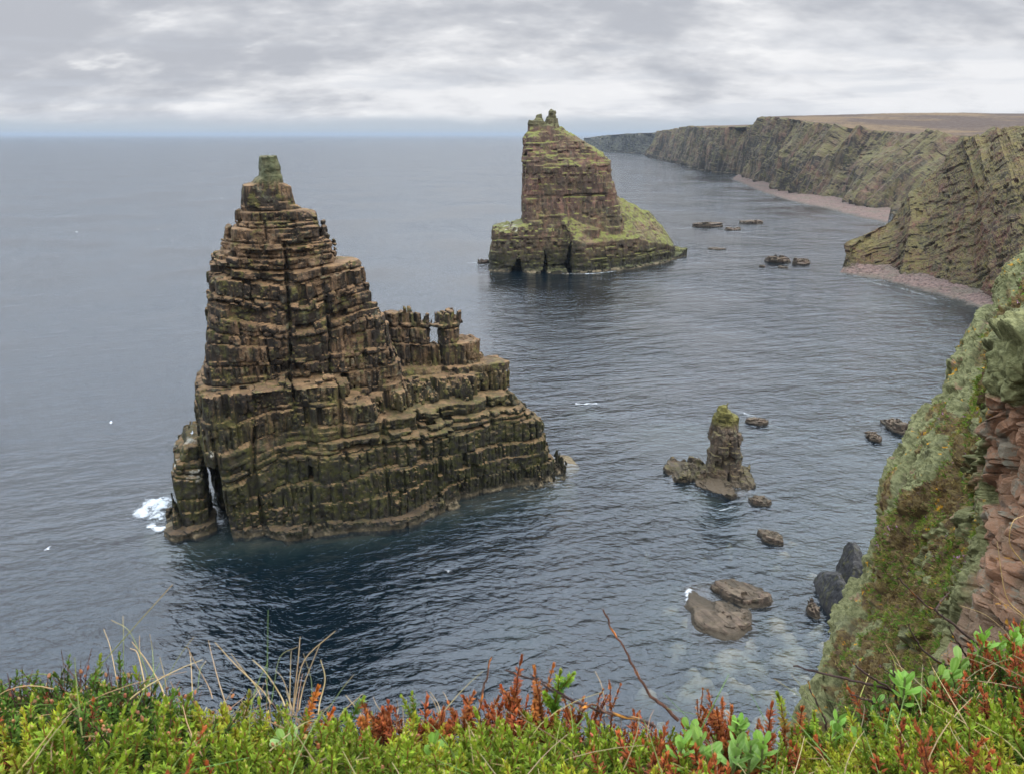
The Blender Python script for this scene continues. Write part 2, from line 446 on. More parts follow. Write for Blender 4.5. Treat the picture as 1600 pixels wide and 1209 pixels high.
M['headland'] = rock_mat('grassy_headland_rock', (.072, .051, .032), (.15, .066, .044), (.022, .019, .015), (.055, .055, .016), (.13, .11, .04), streak=.5, green_top=70, green_amt=.5, unit=2.2, grass_ledge=.8, gr_lo=.55, gr_hi=.82, grass=(.09, .068, .02), lichen=.25, rust=(.17, .065, .045), tidal=True, wet=2.5)

# sea
def sea_mat():
    m, t, out = new_mat('sea_water')
    pos = t.node('ShaderNodeNewGeometry').outputs['Position']
    rot = t.node('ShaderNodeMapping'); t.l.new(pos, rot.inputs[0]); rot.inputs[2].default_value = (0, 0, math.radians(-18))
    p = rot.outputs[0]
    h1 = t.noise(p, .15, 2, .5, .55, 1.3, 1)
    h2 = t.noise(p, .48, 2, .5, .6, 1.35, 1, off=4, dist=.4)
    rot2 = t.node('ShaderNodeMapping'); t.l.new(pos, rot2.inputs[0]); rot2.inputs[2].default_value = (0, 0, math.radians(24))
    h4 = t.noise(rot2.outputs[0], .9, 2, .5, .6, 1.3, 1, off=6)
    h3 = t.noise(p, 2.2, 3, .6, .7, 1.3, 1, off=8, dist=.3)
    gust = t.ramp(t.noise(pos, .012, 4, .55, 1, 1, 1, off=2), .35, .65, .4, 1.25)
    h = t.m('ADD', t.m('ADD', t.m('MULTIPLY', h1, .85), t.m('ADD', t.m('MULTIPLY', h2, .42), t.m('MULTIPLY', h4, .26))), t.m('MULTIPLY', h3, .10))
    h = t.m('MULTIPLY', h, t.m('MULTIPLY', gust, 1.05))
    b = t.node('ShaderNodeBump'); b.inputs['Strength'].default_value = 1.0; b.inputs['Distance'].default_value = 1.0
    t.put(b.inputs['Height'], h)
    fr = t.node('ShaderNodeFresnel'); fr.inputs['IOR'].default_value = 1.6; t.l.new(b.outputs[0], fr.inputs['Normal'])
    gl = t.node('ShaderNodeBsdfGlossy'); gl.inputs['Roughness'].default_value = .06; gl.inputs['Color'].default_value = (1, 1, 1, 1)
    t.l.new(b.outputs[0], gl.inputs['Normal'])
    df = t.node('ShaderNodeBsdfDiffuse'); df.inputs['Color'].default_value = (.003, .021, .037, 1)
    tr = t.node('ShaderNodeBsdfTransparent')
    mx = t.node('ShaderNodeMixShader'); mx.inputs[0].default_value = .80
    t.l.new(df.outputs[0], mx.inputs[1]); t.l.new(tr.outputs[0], mx.inputs[2])
    mx2 = t.node('ShaderNodeMixShader'); t.put(mx2.inputs[0], t.m('MINIMUM', fr.outputs[0], .62))
    t.l.new(mx.outputs[0], mx2.inputs[1]); t.l.new(gl.outputs[0], mx2.inputs[2])
    t.l.new(mx2.outputs[0], out.inputs[0])
    va = t.node('ShaderNodeVolumeAbsorption'); va.inputs['Color'].default_value = (.28, .52, .52, 1); va.inputs['Density'].default_value = .4
    t.l.new(va.outputs[0], out.inputs[1])
    return m
M['sea'] = sea_mat()

def seabed_mat():
    m, t, out = new_mat('seabed_rock')
    oc = t.node('ShaderNodeNewGeometry').outputs['Position']
    n = t.noise(oc, .25, 5, .65); n2 = t.noise(oc, 1.6, 5, .65, off=4)
    st = t.node('ShaderNodeAttribute', attribute_name='stone').outputs['Fac']
    c = t.mix(t.ramp(n, .38, .62), (.035, .035, .022), (.075, .066, .042))
    c = t.mix(st, c, t.mix(t.ramp(n2, .35, .65), (.21, .15, .085), (.38, .29, .18)))
    c = t.mix(t.m('MULTIPLY', t.ramp(n2, .55, .7), .6), c, (.05, .055, .03))
    finish(t, out, c, .9, n2, .2, .7)
    return m
M['seabed'] = seabed_mat()

def foam_mat():
    m, t, out = new_mat('sea_foam_white')
    pos = t.node('ShaderNodeNewGeometry').outputs['Position']
    a = t.node('ShaderNodeAttribute', attribute_name='edge').outputs['Fac']
    n = t.noise(pos, .7, 7, .74, dist=.6); v = t.noise(pos, 2.6, 3, .7, 1, 2.0, 1, off=4)
    k = t.m('ADD', t.m('MULTIPLY', n, 1.0), t.m('MULTIPLY', t.m('SUBTRACT', v, .4), .35))
    al = t.m('MULTIPLY', t.ramp(t.m('ADD', k, t.m('SUBTRACT', t.m('MULTIPLY', a, .75), .97)), .0, .42), .8)
    d = t.node('ShaderNodeBsdfDiffuse'); d.inputs['Color'].default_value = (.72, .74, .74, 1)
    tr = t.node('ShaderNodeBsdfTransparent')
    mx = t.node('ShaderNodeMixShader'); t.put(mx.inputs[0], al)
    t.l.new(tr.outputs[0], mx.inputs[1]); t.l.new(d.outputs[0], mx.inputs[2]); t.l.new(mx.outputs[0], out.inputs[0])
    return m
M['foam'] = foam_mat()

def beach_mat():
    m, t, out = new_mat('pink_shingle')
    pos = t.node('ShaderNodeNewGeometry').outputs['Position']
    c1 = t.vor(pos, 1.4, 'F1', 1); f = t.node('ShaderNodeSeparateColor'); t.l.new(c1, f.inputs[0])
    n = t.noise(pos, .09, 4, .6); n2 = t.noise(pos, .7, 4, .7, off=3)
    c = t.mix(f.outputs[0], (.07, .045, .036), (.18, .115, .09))
    c = t.mix(t.m('MULTIPLY', t.ramp(n, .45, .65), .5), c, (.085, .08, .05))
    c = t.mix(t.m('MULTIPLY', t.ramp(n2, .6, .75), .5), c, (.27, .19, .16))
    z = t.node('ShaderNodeSeparateXYZ'); t.l.new(pos, z.inputs[0])
    c = t.mix(t.ramp(t.m('ADD', z.outputs[2], n2), 1.2, .4), c, (.07, .06, .045))
    finish(t, out, c, .85, t.vor(pos, 1.4, 'F1', 0), .4, .8)
    return m
M['beach'] = beach_mat()

def near_cliff_mat():
    m, t, out = new_mat('lichen_cliff_rock')
    pos = t.node('ShaderNodeNewGeometry').outputs['Position']
    at = lambda n: t.node('ShaderNodeAttribute', attribute_name=n).outputs['Fac']
    bare, veg, bed = at('bare'), at('veg'), at('bed')
    n1 = t.noise(pos, .8, 5, .6); n2 = t.noise(pos, 5, 5, .65, off=3); n3 = t.noise(pos, 24, 4, .65, off=6)
    lich = t.mix(t.ramp(n2, .38, .62), (.085, .084, .034), (.195, .188, .082))
    lich = t.mix(t.m('MULTIPLY', t.ramp(n3, .52, .72), .5), lich, (.31, .30, .155))
    lich = t.mix(t.m('MULTIPLY', t.ramp(n1, .5, .7), .55), lich, (.125, .12, .07))
    rock = t.mix(t.ramp(n1, .4, .6), (.28, .15, .085), (.20, .13, .078))
    rock = t.mix(t.m('MULTIPLY', t.ramp(n3, .5, .68), .5), rock, (.33, .23, .18))
    rock = t.mix(t.m('MULTIPLY', t.ramp(t.noise(pos, 1.5, 5, .7, off=14), .52, .62), .7), rock, (.19, .19, .14))
    rock = t.mix(t.m('MULTIPLY', t.ramp(t.noise(pos, 2.2, 4, .6, off=19), .57, .68), .7), rock, (.07, .055, .042))
    soil = t.mix(t.ramp(n2, .35, .65), (.08, .05, .028), (.16, .115, .042))
    c = t.mix(t.ramp(bare, .4, .6), lich, rock)
    # pinkish bare rock between the lichen crusts
    c = t.mix(t.m('MULTIPLY', t.ramp(t.noise(pos, 1.1, 5, .7, off=24), .6, .66), .8), c, rock)
    c = t.mix(t.m('MULTIPLY', t.ramp(bed, .5, .8), t.ramp(n2, .3, .6, .3, .9)), c, t.mix(n2, (.10, .075, .045), (.16, .115, .07)))
    c = t.mix(t.ramp(veg, .35, .6), c, soil)
    yl = t.m('MULTIPLY', t.ramp(t.noise(pos, .9, 3, .6, off=33), .6, .64), t.ramp(t.noise(pos, 5, 3, .6, off=36), .54, .6))
    c = t.mix(t.m('MULTIPLY', yl, .9), c, (.50, .24, .012))
    h = t.m('ADD', t.m('MULTIPLY', n3, .6), t.m('MULTIPLY', t.noise(pos, 60, 3, .6), .3))
    finish(t, out, c, .95, h, .05, .9, .15)
    return m
M['near_cliff'] = near_cliff_mat()

def col_mat(name, rough=.6, spec=.3, trans=.0, bump=None):
    m, t, out = new_mat(name)
    c = t.node('ShaderNodeVertexColor', layer_name='Col').outputs[0]
    oi = t.node('ShaderNodeObjectInfo').outputs['Random']
    hs = t.node('ShaderNodeHueSaturation'); t.put(hs.inputs['Color'], c)
    t.put(hs.inputs['Value'], t.ramp(oi, 0, 1, .85, 1.12, False))
    t.put(hs.inputs['Hue'], t.ramp(oi, 0, 1, .492, .508, False))
    p = finish(t, out, hs.outputs[0], rough, spec=spec)
    if trans > 0:
        tl = t.node('ShaderNodeBsdfTranslucent'); t.l.new(hs.outputs[0], tl.inputs[0])
        mx = t.node('ShaderNodeMixShader'); mx.inputs[0].default_value = trans
        t.l.new(p.outputs[0], mx.inputs[1]); t.l.new(tl.outputs[0], mx.inputs[2]); t.l.new(mx.outputs[0], out.inputs[0])
    return m
M['leaf'] = col_mat('heath_leaves', .68, .2, .3)
M['broad'] = col_mat('waxy_leaf', .45, .4, .3)
M['dry'] = col_mat('dry_stalk', .75, .2, .15)
M['bark'] = col_mat('twig_bark', .85, .2)
M['tuft'] = col_mat('cliff_tuft', .7, .2, .25)
M['bird'] = col_mat('gull_feathers', .7, .2)
def soil_mat():
    m, t, out = new_mat('peaty_soil')
    pos = t.node('ShaderNodeNewGeometry').outputs['Position']
    n = t.noise(pos, 30, 5, .65)
    finish(t, out, t.mix(t.ramp(n, .35, .65), (.025, .018, .011), (.075, .05, .028)), .95, n, .02, .8)
    return m
M['soil'] = soil_mat()

# ------------------------------------------------------------------ sky and light
SUN_EL, SUN_AZ = math.radians(52), math.radians(112)      # azimuth clockwise from +Y
world = bpy.data.worlds.new("World"); sc.world = world; world.use_nodes = True
def build_world():
    wt = NT(world.node_tree); wt.n.clear()
    out = wt.node('ShaderNodeOutputWorld'); bg = wt.node('ShaderNodeBackground')
    bg2 = wt.node('ShaderNodeBackground')
    sky = wt.node('ShaderNodeTexSky'); sky.sky_type = 'NISHITA'; sky.sun_disc = False
    sky.sun_elevation = SUN_EL; sky.sun_rotation = SUN_AZ; sky.altitude = 60; sky.air_density = 1.0; sky.dust_density = 1.5
    wt.l.new(sky.outputs[0], bg.inputs[0]); bg.inputs[1].default_value = .09
    d = wt.node('ShaderNodeTexCoord').outputs['Generated']
    d = wt.vm('NORMALIZE', d)
    s = wt.node('ShaderNodeSeparateXYZ'); wt.l.new(d, s.inputs[0])
    z = wt.m('MAXIMUM', s.outputs[2], 0.0)
    zz = wt.m('ADD', z, .34)
    cx = wt.m('DIVIDE', s.outputs[0], zz); cy = wt.m('DIVIDE', s.outputs[1], zz)
    cv = wt.node('ShaderNodeCombineXYZ'); wt.put(cv.inputs[0], cx); wt.put(cv.inputs[1], cy)
    c = cv.outputs[0]
    n1 = wt.noise(c, 1.15, 6, .56, .8, 1.0, 1, off=7.3, dist=0)
    n2 = wt.noise(c, 6.0, 4, .6, .7, 1.1, 1, off=8.0)
    n = wt.m('ADD', wt.m('MULTIPLY', n1, .68), wt.m('MULTIPLY', n2, .32))
    cl = wt.mix(wt.ramp(n, .40, .57), (.50, .52, .57), (.88, .885, .905))
    cl = wt.mix(wt.m('MULTIPLY', wt.ramp(z, .2, .6), .7), cl, (.63, .76, .94))
    cl = wt.mix(wt.m('MULTIPLY', wt.ramp(n2, .6, .72), .35), cl, (1.0, 1.0, 1.0))
    sv = wt.node('ShaderNodeCombineXYZ'); wt.put(sv.inputs[0], wt.m('MULTIPLY', s.outputs[0], 3.2)); wt.put(sv.inputs[1], wt.m('MULTIPLY', s.outputs[1], 3.2)); wt.put(sv.inputs[2], wt.m('MULTIPLY', s.outputs[2], 34.0))
    lowb = wt.m('MULTIPLY', wt.ramp(wt.noise(sv.outputs[0], 1.0, 5, .58, off=5), .47, .62), wt.ramp(s.outputs[2], .15, .05))
    cl = wt.mix(wt.m('MULTIPLY', lowb, .5), cl, (.60, .635, .70))
    # thicker, bluer air towards the horizon, cloud bases ending in a ragged line
    wob = wt.m('MULTIPLY', wt.m('SUBTRACT', wt.noise(c, 1.3, 4, .6, off=17), .5), .03)
    zr = wt.m('ADD', s.outputs[2], wob)
    cl = wt.mix(wt.ramp(zr, .024, .010), cl, (.53, .585, .65))
    cl = wt.mix(wt.ramp(s.outputs[2], .012, .0), cl, (.50, .57, .64))
    # overcast sky brightens upward
    up = wt.m('ADD', .93, wt.m('MULTIPLY', wt.ramp(z, .18, .75), 3.5))
    cl = wt.mix(1.0, cl, wt.node('ShaderNodeCombineColor', x0=up, x1=up, x2=up).outputs[0], 'MULTIPLY')
    # below the horizon: dark sea light
    cl = wt.mix(wt.ramp(s.outputs[2], -.001, -.02), cl, (.05, .06, .07))
    wt.l.new(cl, bg2.inputs[0]); bg2.inputs[1].default_value = 1.0
    thin = wt.m('MULTIPLY', wt.ramp(wt.noise(c, 1.8, 4, .6, off=27), .60, .72), wt.ramp(z, .06, .14))
    mx = wt.node('ShaderNodeMixShader'); wt.put(mx.inputs[0], wt.m('SUBTRACT', 1.0, wt.m('MULTIPLY', thin, .5)))
    wt.l.new(bg.outputs[0], mx.inputs[1]); wt.l.new(bg2.outputs[0], mx.inputs[2])
    wt.l.new(mx.outputs[0], out.inputs[0])
build_world()
sun_d = bpy.data.lights.new("sun", 'SUN'); sun_d.energy = 1.6; sun_d.angle = math.radians(25); sun_d.color = (1, .88, .70)
sun = bpy.data.objects.new("sun", sun_d); COL.objects.link(sun)
sun.rotation_euler = (math.pi / 2 - SUN_EL, 0, -SUN_AZ + math.pi)
sun.rotation_euler = (math.radians(90) - SUN_EL, 0, math.pi - SUN_AZ)
sc.view_settings.view_transform = 'Standard'; sc.view_settings.look = 'None'; sc.view_settings.gamma = 1
sc.view_settings.exposure = 0.12
sc.cycles.max_bounces = 6; sc.cycles.diffuse_bounces = 2; sc.cycles.glossy_bounces = 3; sc.cycles.transmission_bounces = 4
sc.cycles.transparent_max_bounces = 12; sc.cycles.caustics_reflective = False; sc.cycles.caustics_refractive = False
sc.cycles.sample_clamp_indirect = 4.0
# ------------------------------------------------------------------ sea stacks
def profile(pts, plane):
    """photo points (px,py) met with a vertical plane -> sorted (z, u) arrays"""
    a = []
    for px, py in pts:
        d = ray(px, py); n = np.array([plane[0], plane[1], 0]); k = plane[2]
        t = k / (d @ n); p = np.array([0, 0, H]) + d * t
        a.append((p[2], p[0], p[1]))
    a.sort(); return np.array(a)

# ---- near stack: long fin, frame u along its front, w away from the camera
ang = math.radians(20); eu = np.array([math.cos(ang), math.sin(ang)]); ew = np.array([-math.sin(ang), math.cos(ang)])
O1 = np.array([-47.0, 117.0])
def to_uw(x, y): return (x - O1[0]) * eu[0] + (y - O1[1]) * eu[1], (x - O1[0]) * ew[0] + (y - O1[1]) * ew[1]
def from_uw(u, w): return O1[0] + u * eu[0] + w * ew[0], O1[1] + u * eu[1] + w * ew[1]
def prof_u(pts, w):
    k = O1 @ ew + w
    a = profile(pts, (ew[0], ew[1], k))
    u = (a[:, 1] - O1[0]) * eu[0] + (a[:, 2] - O1[1]) * eu[1]
    return a[:, 0], u
TL = prof_u([(409,240),(408,277),(400,281),(396,288),(382,290),(381,300),(379,328),(367,335),(364,356),(350,360),(344,378),(340,392),(329,400),(321,425),(326,465),(328,560),(322,590),(312,600)], 9)
TR = prof_u([(431,240),(440,274),(441,286),(453,291),(462,318),(484,330),(503,335),(508,360),(519,375),(527,405),(556,412),(562,445),(575,462),(584,480),(600,496),(606,525),(622,560),(632,600)], 9)
LL = prof_u([(310,596),(306,655),(306,690),(312,705),(322,725),(334,770),(342,800),(348,835)], 6)
LR = prof_u([(735,545),(777,560),(778,595),(795,610),(835,650),(838,690),(848,706),(850,745)], 12)
P1 = prof_u([(604,485),(712,488),(604,560),(748,552),(675,510),(686,510),(690,545)], 15)
zt_b = 23.0
def slot_d(u, w, z):
    s = box2(u, w, FOOT[1] + .7, FOOT[1] + 2.0 + .1 * np.clip(10 - z, 0, 10), -8, 10.5, .6)
    return np.maximum(s, z - 11.4)
def S1_pieces(u, w, z):
    zc = np.clip(z, zt_b - 3, 60)
    tl = np.interp(zc, *TL); tr = np.interp(zc, *TR)
    wf = np.interp(zc, [20, 23, 40, 48, 53, 59], [4.2, 4.5, 5.2, 6.2, 8.2, 9.0])
    wb = np.interp(zc, [20, 30, 45, 54, 60], [21.0, 19.5, 17.0, 15.2, 14.4])
    tower = box2(u, w, tl, tr, wf, wb, np.interp(zc, [50, 53], [3.5, .8]))
    tower = np.maximum(tower, z - 58.6); tower = np.maximum(tower, 18 - z)
    # broad lower tier
    ll = np.interp(z, *LL); lr = np.interp(z, *LR)
    bulge = -3.8 * np.exp(-((u - 24) / 17) ** 2)
    lf = np.interp(z, [-10, 0, 3, 8, 9, 14, 15.5, 22, 25], [-1.2, -.8, -.6, -.3, .5, .6, 1.3, 1.8, 2.6]) + bulge * np.interp(z, [0, 24], [1, .8])
    lf = lf + np.where(u > 36, np.minimum(u - 36, 14) * .22, 0)
    lb = np.interp(z, [-10, 0, 24, 34], [27, 26, 21, 19])
    lower = box2(u, w, ll, lr, lf, lb, 4.0)
    # its top: flat bench under the tower, falling in terraces to the right and front
    sl = np.clip((u - 20) / 9, 0, 1)
    wtop = np.interp(u, [0, 22, 27, 40, 52, 60], [23, 24, 25, 23.8, 20.8, 15.5])
    wob_ = 3.4 * fbm(u / 5, w / 5, u * 0, 4, 61)
    zt = wtop + wob_ * sl - sl * np.clip(15 - w, 0, 30) * .66 - np.clip(w - 17, 0, 20) * .9
    lower = np.maximum(lower, (z - zt) * .75)
    d = np.minimum(tower, lower)
    # ridge of ruined walls on the saddle
    crag = 1.5 * fbm(u / 2.6, w / 2.6, z * 0, 3, 71)
    side = .9 * fbm(u / 2.4, w / 2.4, z / 3, 3, 73)
    def wall(u0, u1, w0, w1, z0, z1, r=1.2):
        b = box2(u, w, u0, u1, w0, w1, r) + side
        return np.maximum(b, np.maximum(z - z1 + crag, z0 - z))
    g = PINN
    d = np.minimum(d, wall(g['a0'], g['a1'], 13.5, 19, 17, g['za']))
    d = np.minimum(d, wall(g['a1'] - 1, g['b0'], 14, 18.5, 17, g['za'] - 1.5))
    d = np.minimum(d, wall(g['c0'], g['c1'], 12.5, 18, 16, g['zc']))
    d = np.minimum(d, wall(g['b0'] - 1, g['c0'] + 1, 14, 18, 17, 24.0))
    d = np.minimum(d, wall(g['b0'] - .6, g['c0'] + .6, 14, 18, g['zc'] - 2.2, g['zc'] - .9))
    d = np.minimum(d, wall(g['c1'] - 1, g['d1'], 11.5, 18.5, 15, g['zd']))
    d = np.minimum(d, wall(g['d1'] - 1, g['e1'], 10, 18.5, 14, g['ze']))
    # outer foot beyond the slot
    fz = np.interp(z, [-8, 0, 3, 8, 12, 14.5], [0, 0, .3, .6, 1.2, 3.2])
    foot = box2(u, w, FOOT[0] + fz, FOOT[1] - .05 * z, 2.0 + .12 * z, 16, 1.0)
    foot = np.maximum(foot, z - (14.6 - .16 * np.clip(FOOT[1] - u, 0, 20)))
    bridge = box2(u, w, FOOT[1] - 3, FOOT[1] + 6, 4, 15, 1.5)
    bridge = np.maximum(bridge, np.maximum(z - 14.5, 11.8 - z + .25 * (w - 5)))
    d = np.minimum(d, np.minimum(foot, bridge))
    d = np.maximum(d, -slot_d(u, w, z))
    # wave-cut shelf
    sh = box2(u, w, 6.0, 63.0, -2.6 + bulge * 1.15 + np.where(u > 34, (u - 34) * .12, 0), 27, 5.0)
    sh = np.maximum(sh, z - (.35 + .5 * np.clip((u - 38) / 10, 0, 1.6)))
    d = np.minimum(d, np.maximum(sh, -1.2 - slot_d(u, w, z)))
    fs = box2(u, w, FOOT[0] - 1.2, FOOT[1] + 1, .5, 12, 2.5)
    d = np.minimum(d, np.maximum(fs, z - .9))
    tip = box2(u, w, 52, 66.5, 4, 13, 3.0)
    d = np.minimum(d, np.maximum(tip, z - (2.2 - .16 * np.clip(u - 56, 0, 20))))
    return d
def pin(px, py, w):
    k = O1 @ ew + w; d = ray(px, py); t = k / (d[:2] @ ew); p = np.array([0, 0, H]) + d * t
    return to_uw(p[0], p[1])[0], p[2]
PINN = dict(a0=pin(604, 500, 16)[0], a1=pin(640, 500, 16)[0], b0=pin(671, 520, 16)[0], c0=pin(679, 520, 16)[0], c1=pin(714, 500, 15)[0],
            d1=pin(746, 545, 15)[0], e1=pin(779, 575, 15)[0], za=pin(620, 485, 16)[1], zc=pin(690, 489, 15)[1], zd=pin(730, 529, 15)[1], ze=pin(765, 561, 15)[1])
FOOT = (pin(268, 790, 6)[0], pin(329, 790, 6)[0])
print('pinn', {k: round(float(v), 1) for k, v in PINN.items()}, 'foot', FOOT)
beds1 = Beds(3, 62, .45, 2.3, .9, 2.6, dip=.035, dipw=.02, a_layer=.5, a_block=1.35, crack=.55, wob=2.4, cw=.26, thick=lambda q: (2.2, 4.6) if q < 7 else ((1.0, 4.4) if q < 23 else (.7, 2.6)))
def S1_base(x, y, z):
    u, w = to_uw(x, y); return S1_pieces(u, w, z)
def S1_fine(x, y, z):
    u, w = to_uw(x, y)
    off, ck, zq = beds1.ev(u, w, z)
    big = 2.6 * fbm(u / 9, w / 9, z / 14, 4, 5)
    zf = np.where((z < 22) & (z > 6), .35 + .6 * np.clip(.5 + 1.2 * vnoise(u / 7, w / 7, z / 5, 63), 0, 1), .75)
    zz = zf * zq + (1 - zf) * z
    amt = np.where(z < 1.2, .35, 1.0)
    amt = np.where((u > 29) & (z > 22), amt * .45, amt)
    tp = np.clip((z - 48.5) / 4, 0, 1); amt = amt * (1 - .92 * tp); big = big * (1 - .9 * tp); zz = zz * (1 - tp) + z * tp
    d = S1_pieces(u + big * .6, w + big, zz)
    fm = np.clip((u - FOOT[1] - 1) / 3, .35, 1)
    d = d - amt * fm * off * .8 - .12 * tp + ck * np.where(z < 1, .3, 1) * (1 - .8 * tp) + .36 * (1 - .3 * tp) * fbm(x / 1.1, y / 1.1, z / 1.1, 3, 9)
    return np.maximum(d, -slot_d(u, w, z) + .3 * fbm(u / 2, w / 2, z / 2, 2, 4))
def bed_attrs(V, beds, tf):
    u, w = tf(V[:, 0], V[:, 1])
    r, k = beds.ev(u, w, V[:, 2], ids=True)
    lay = _hash(k, k * 0, k * 0, 77)
    return dict(blk=r, lay=lay)
lo, hi = (-68, 108, -3), (24, 158, 61)
V, F = voxel(S1_base, S1_fine, lo, hi, .185, 3.2)
V, F = keep_big(V, F)
print('stack1', len(V), round(time.time() - T0, 1))
STACK1 = place('sea_stack', V, F, M['stack'], attrs=bed_attrs(V, beds1, to_uw), label="tall stepped brown sandstone sea stack with a thin greenish pinnacle, nearest and largest", category="sea stack", group="sea stacks standing in the bay")

# ---- far stack: square tower with a grassy apron
def FX(px, py, Y): p = at_y(px, py, Y); return p[0], p[2]
def prof_x(pts, Y):
    a = np.array([FX(*p, Y)[::-1] for p in pts]); a = a[a[:, 0].argsort()]
    return a[:, 0], a[:, 1]
FL = prof_x([(836,173),(824,186),(823,205),(818,215),(817,250),(819,290),(816,310),(817,345),(800,350)], 397)
FR = prof_x([(876,192),(890,207),(912,220),(925,228),(943,240),(952,252),(956,280),(962,300),(966,318),(972,345)], 403)
FBL = prof_x([(772,350),(768,390),(764,424)], 388)
def apron_z(x, y):
    ax, ay = 40.0, 408.0; L = math.hypot(44., 26.); tx_, ty_ = 44. / L, 26. / L
    s = (x - ax) * tx_ + (y - ay) * ty_; q = -(x - ax) * ty_ + (y - ay) * tx_
    return np.interp(s, [-20, 0, 12, 25, 38, 46, 51], [36, 35, 34, 29, 22.5, 16, 10.5]) - np.where(q < 0, -q * .92, q * .9)
def S2_pieces(x, y, z):
    zc = np.clip(z, 15, 75)
    xl = np.interp(zc, *FL); xr = np.interp(zc, *FR)
    yf = np.interp(zc, [0, 18, 30, 48, 58, 66, 73], [382, 385, 387, 388.5, 394, 399, 402])
    yb = np.interp(zc, [0, 50, 73], [424, 414, 409])
    a = math.radians(14)
    sk = (x - 28) * .18
    t = box2(x, y - sk * 1.2, xl, xr, yf, yb, 6.0)
    # grassy shoulder: the top falls to the right
    tx = np.array([FX(p[0], p[1], 401) for p in [(822,190),(850,193),(876,200),(900,213),(930,230),(948,243),(958,260)]])
    zt = np.interp(x, tx[:, 0], tx[:, 1])
    t = np.maximum(t, (z - zt) * .7)
    for (px0, px1, py, Y) in ((831, 849, 178, 402), (853, 872, 172, 402)):
        x0, z1 = FX(px0, py, Y); x1, _ = FX(px1, py, Y)
        k = np.clip((z1 - z) * .32, 0, 3.0)
        b = box2(x, y, x0 + 1.6 - k, x1 - 1.6 + k * .8, Y - 2 - k, Y + 3 + k, 1.2)
        t = np.minimum(t, np.maximum(b, np.maximum(z - z1, 58 - z)))
    # lower platform on the left
    bl = np.interp(z, *FBL)
    p = box2(x, y - (x - 10) * .05, bl, 42 + z * 0, 378 + z * .12, 420, 4.0)
    p = np.maximum(p, z - (19.5 - np.clip(2 - x, 0, 20) * .10))
    # apron: ridge running back right
    ax, ay = 40.0, 408.0; bx, by = 84.0, 434.0
    L = math.hypot(bx - ax, by - ay); tx_, ty_ = (bx - ax) / L, (by - ay) / L
    s = (x - ax) * tx_ + (y - ay) * ty_; q = -(x - ax) * ty_ + (y - ay) * tx_
    zr = np.interp(s, [-20, 0, 12, 25, 38, 46, 51], [36, 35, 34, 29, 22.5, 16, 10.5])
    za = zr - np.where(q < 0, -q * .92, q * .9)
    ap = box2(s, q, -26 + 0 * s, 50.5 - z * .1, np.interp(s, [-25, 0, 20, 40, 51], [-26, -25, -23, -16, -9]) + .10 * z, 18.0, 6.0)
    ap = np.maximum(ap, (z - za) * .7)
    d = np.minimum(np.minimum(t, p), ap)
    # sea caves
    caves = np.full_like(np.asarray(x, float), -99.)
    for (cx0, wd, ht, dp) in ((2.2, 4.4, 8.5, 392), (14.8, 2.2, 9.5, 389), (26.5, 3.0, 14.0, 392)):
        xc = x - .09 * z + .9 * vnoise(z / 3.0, z * 0 + cx0, z * 0, 66)
        hw_ = wd / 2 * np.clip(1.15 - z / ht, .25, 1.2)
        caves = np.maximum(caves, -np.maximum(box2(xc, y, cx0 - hw_, cx0 + hw_, 350, dp, .8), z - ht))
    # skirt of wet rock
    sh = box2(s, q, -48, 60.5, np.interp(s, [-50, -30, 0, 25, 45, 60], [-12, -26, -29, -25, -14, -7]), 16, 6.0)
    d = np.minimum(d, np.maximum(sh, z - .9 - np.clip(s - 45, 0, 9) * .25))
    return np.maximum(d, caves)
beds2 = Beds(12, 76, .8, 3.0, 1.4, 4.0, dip=.03, a_layer=.5, a_block=.9, crack=.3, cw=.5)
idt = lambda x, y: (x, y)
def S2_fine(x, y, z):
    off, ck, zq = beds2.ev(x, y, z)
    big = 2.6 * fbm(x / 10, y / 10, z / 18, 4, 25)
    soft = np.clip(fbm(x / 6, y / 6, z / 6, 3, 30) * 1.2, -1, 1)
    apr = (np.abs(z - apron_z(x, y)) < 2.6) & (x > 30) & (z > 6.5)
    zm = np.where(apr, 0.0, .15)
    d = S2_pieces(x + .5 * big, y + big, zm * zq + (1 - zm) * z)
    rid = 1.3 * vnoise(x / 2.4, y / 2.4, z / 18, 37) + .8 * vnoise(x / 5.5, y / 5.5, z / 40, 38)
    am = np.where(apr, .3, 1.0)
    return d - .8 * off * am + ck * am - .5 * soft - .45 * rid + .3 * fbm(x / 1.6, y / 1.6, z / 1.6, 3, 29)
V, F = voxel(S2_pieces, S2_fine, (-22, 366, -5), (104, 455, 76), .5, 4.5)
V, F = keep_big(V, F)
print('stack2', len(V), round(time.time() - T0, 1))
STACK2 = place('sea_stack', V, F, M['far_stack'], attrs=bed_attrs(V, beds2, idt), label="square topped mossy sea stack with two horn peaks and a grassy apron, farther out", category="sea stack", group="sea stacks standing in the bay")

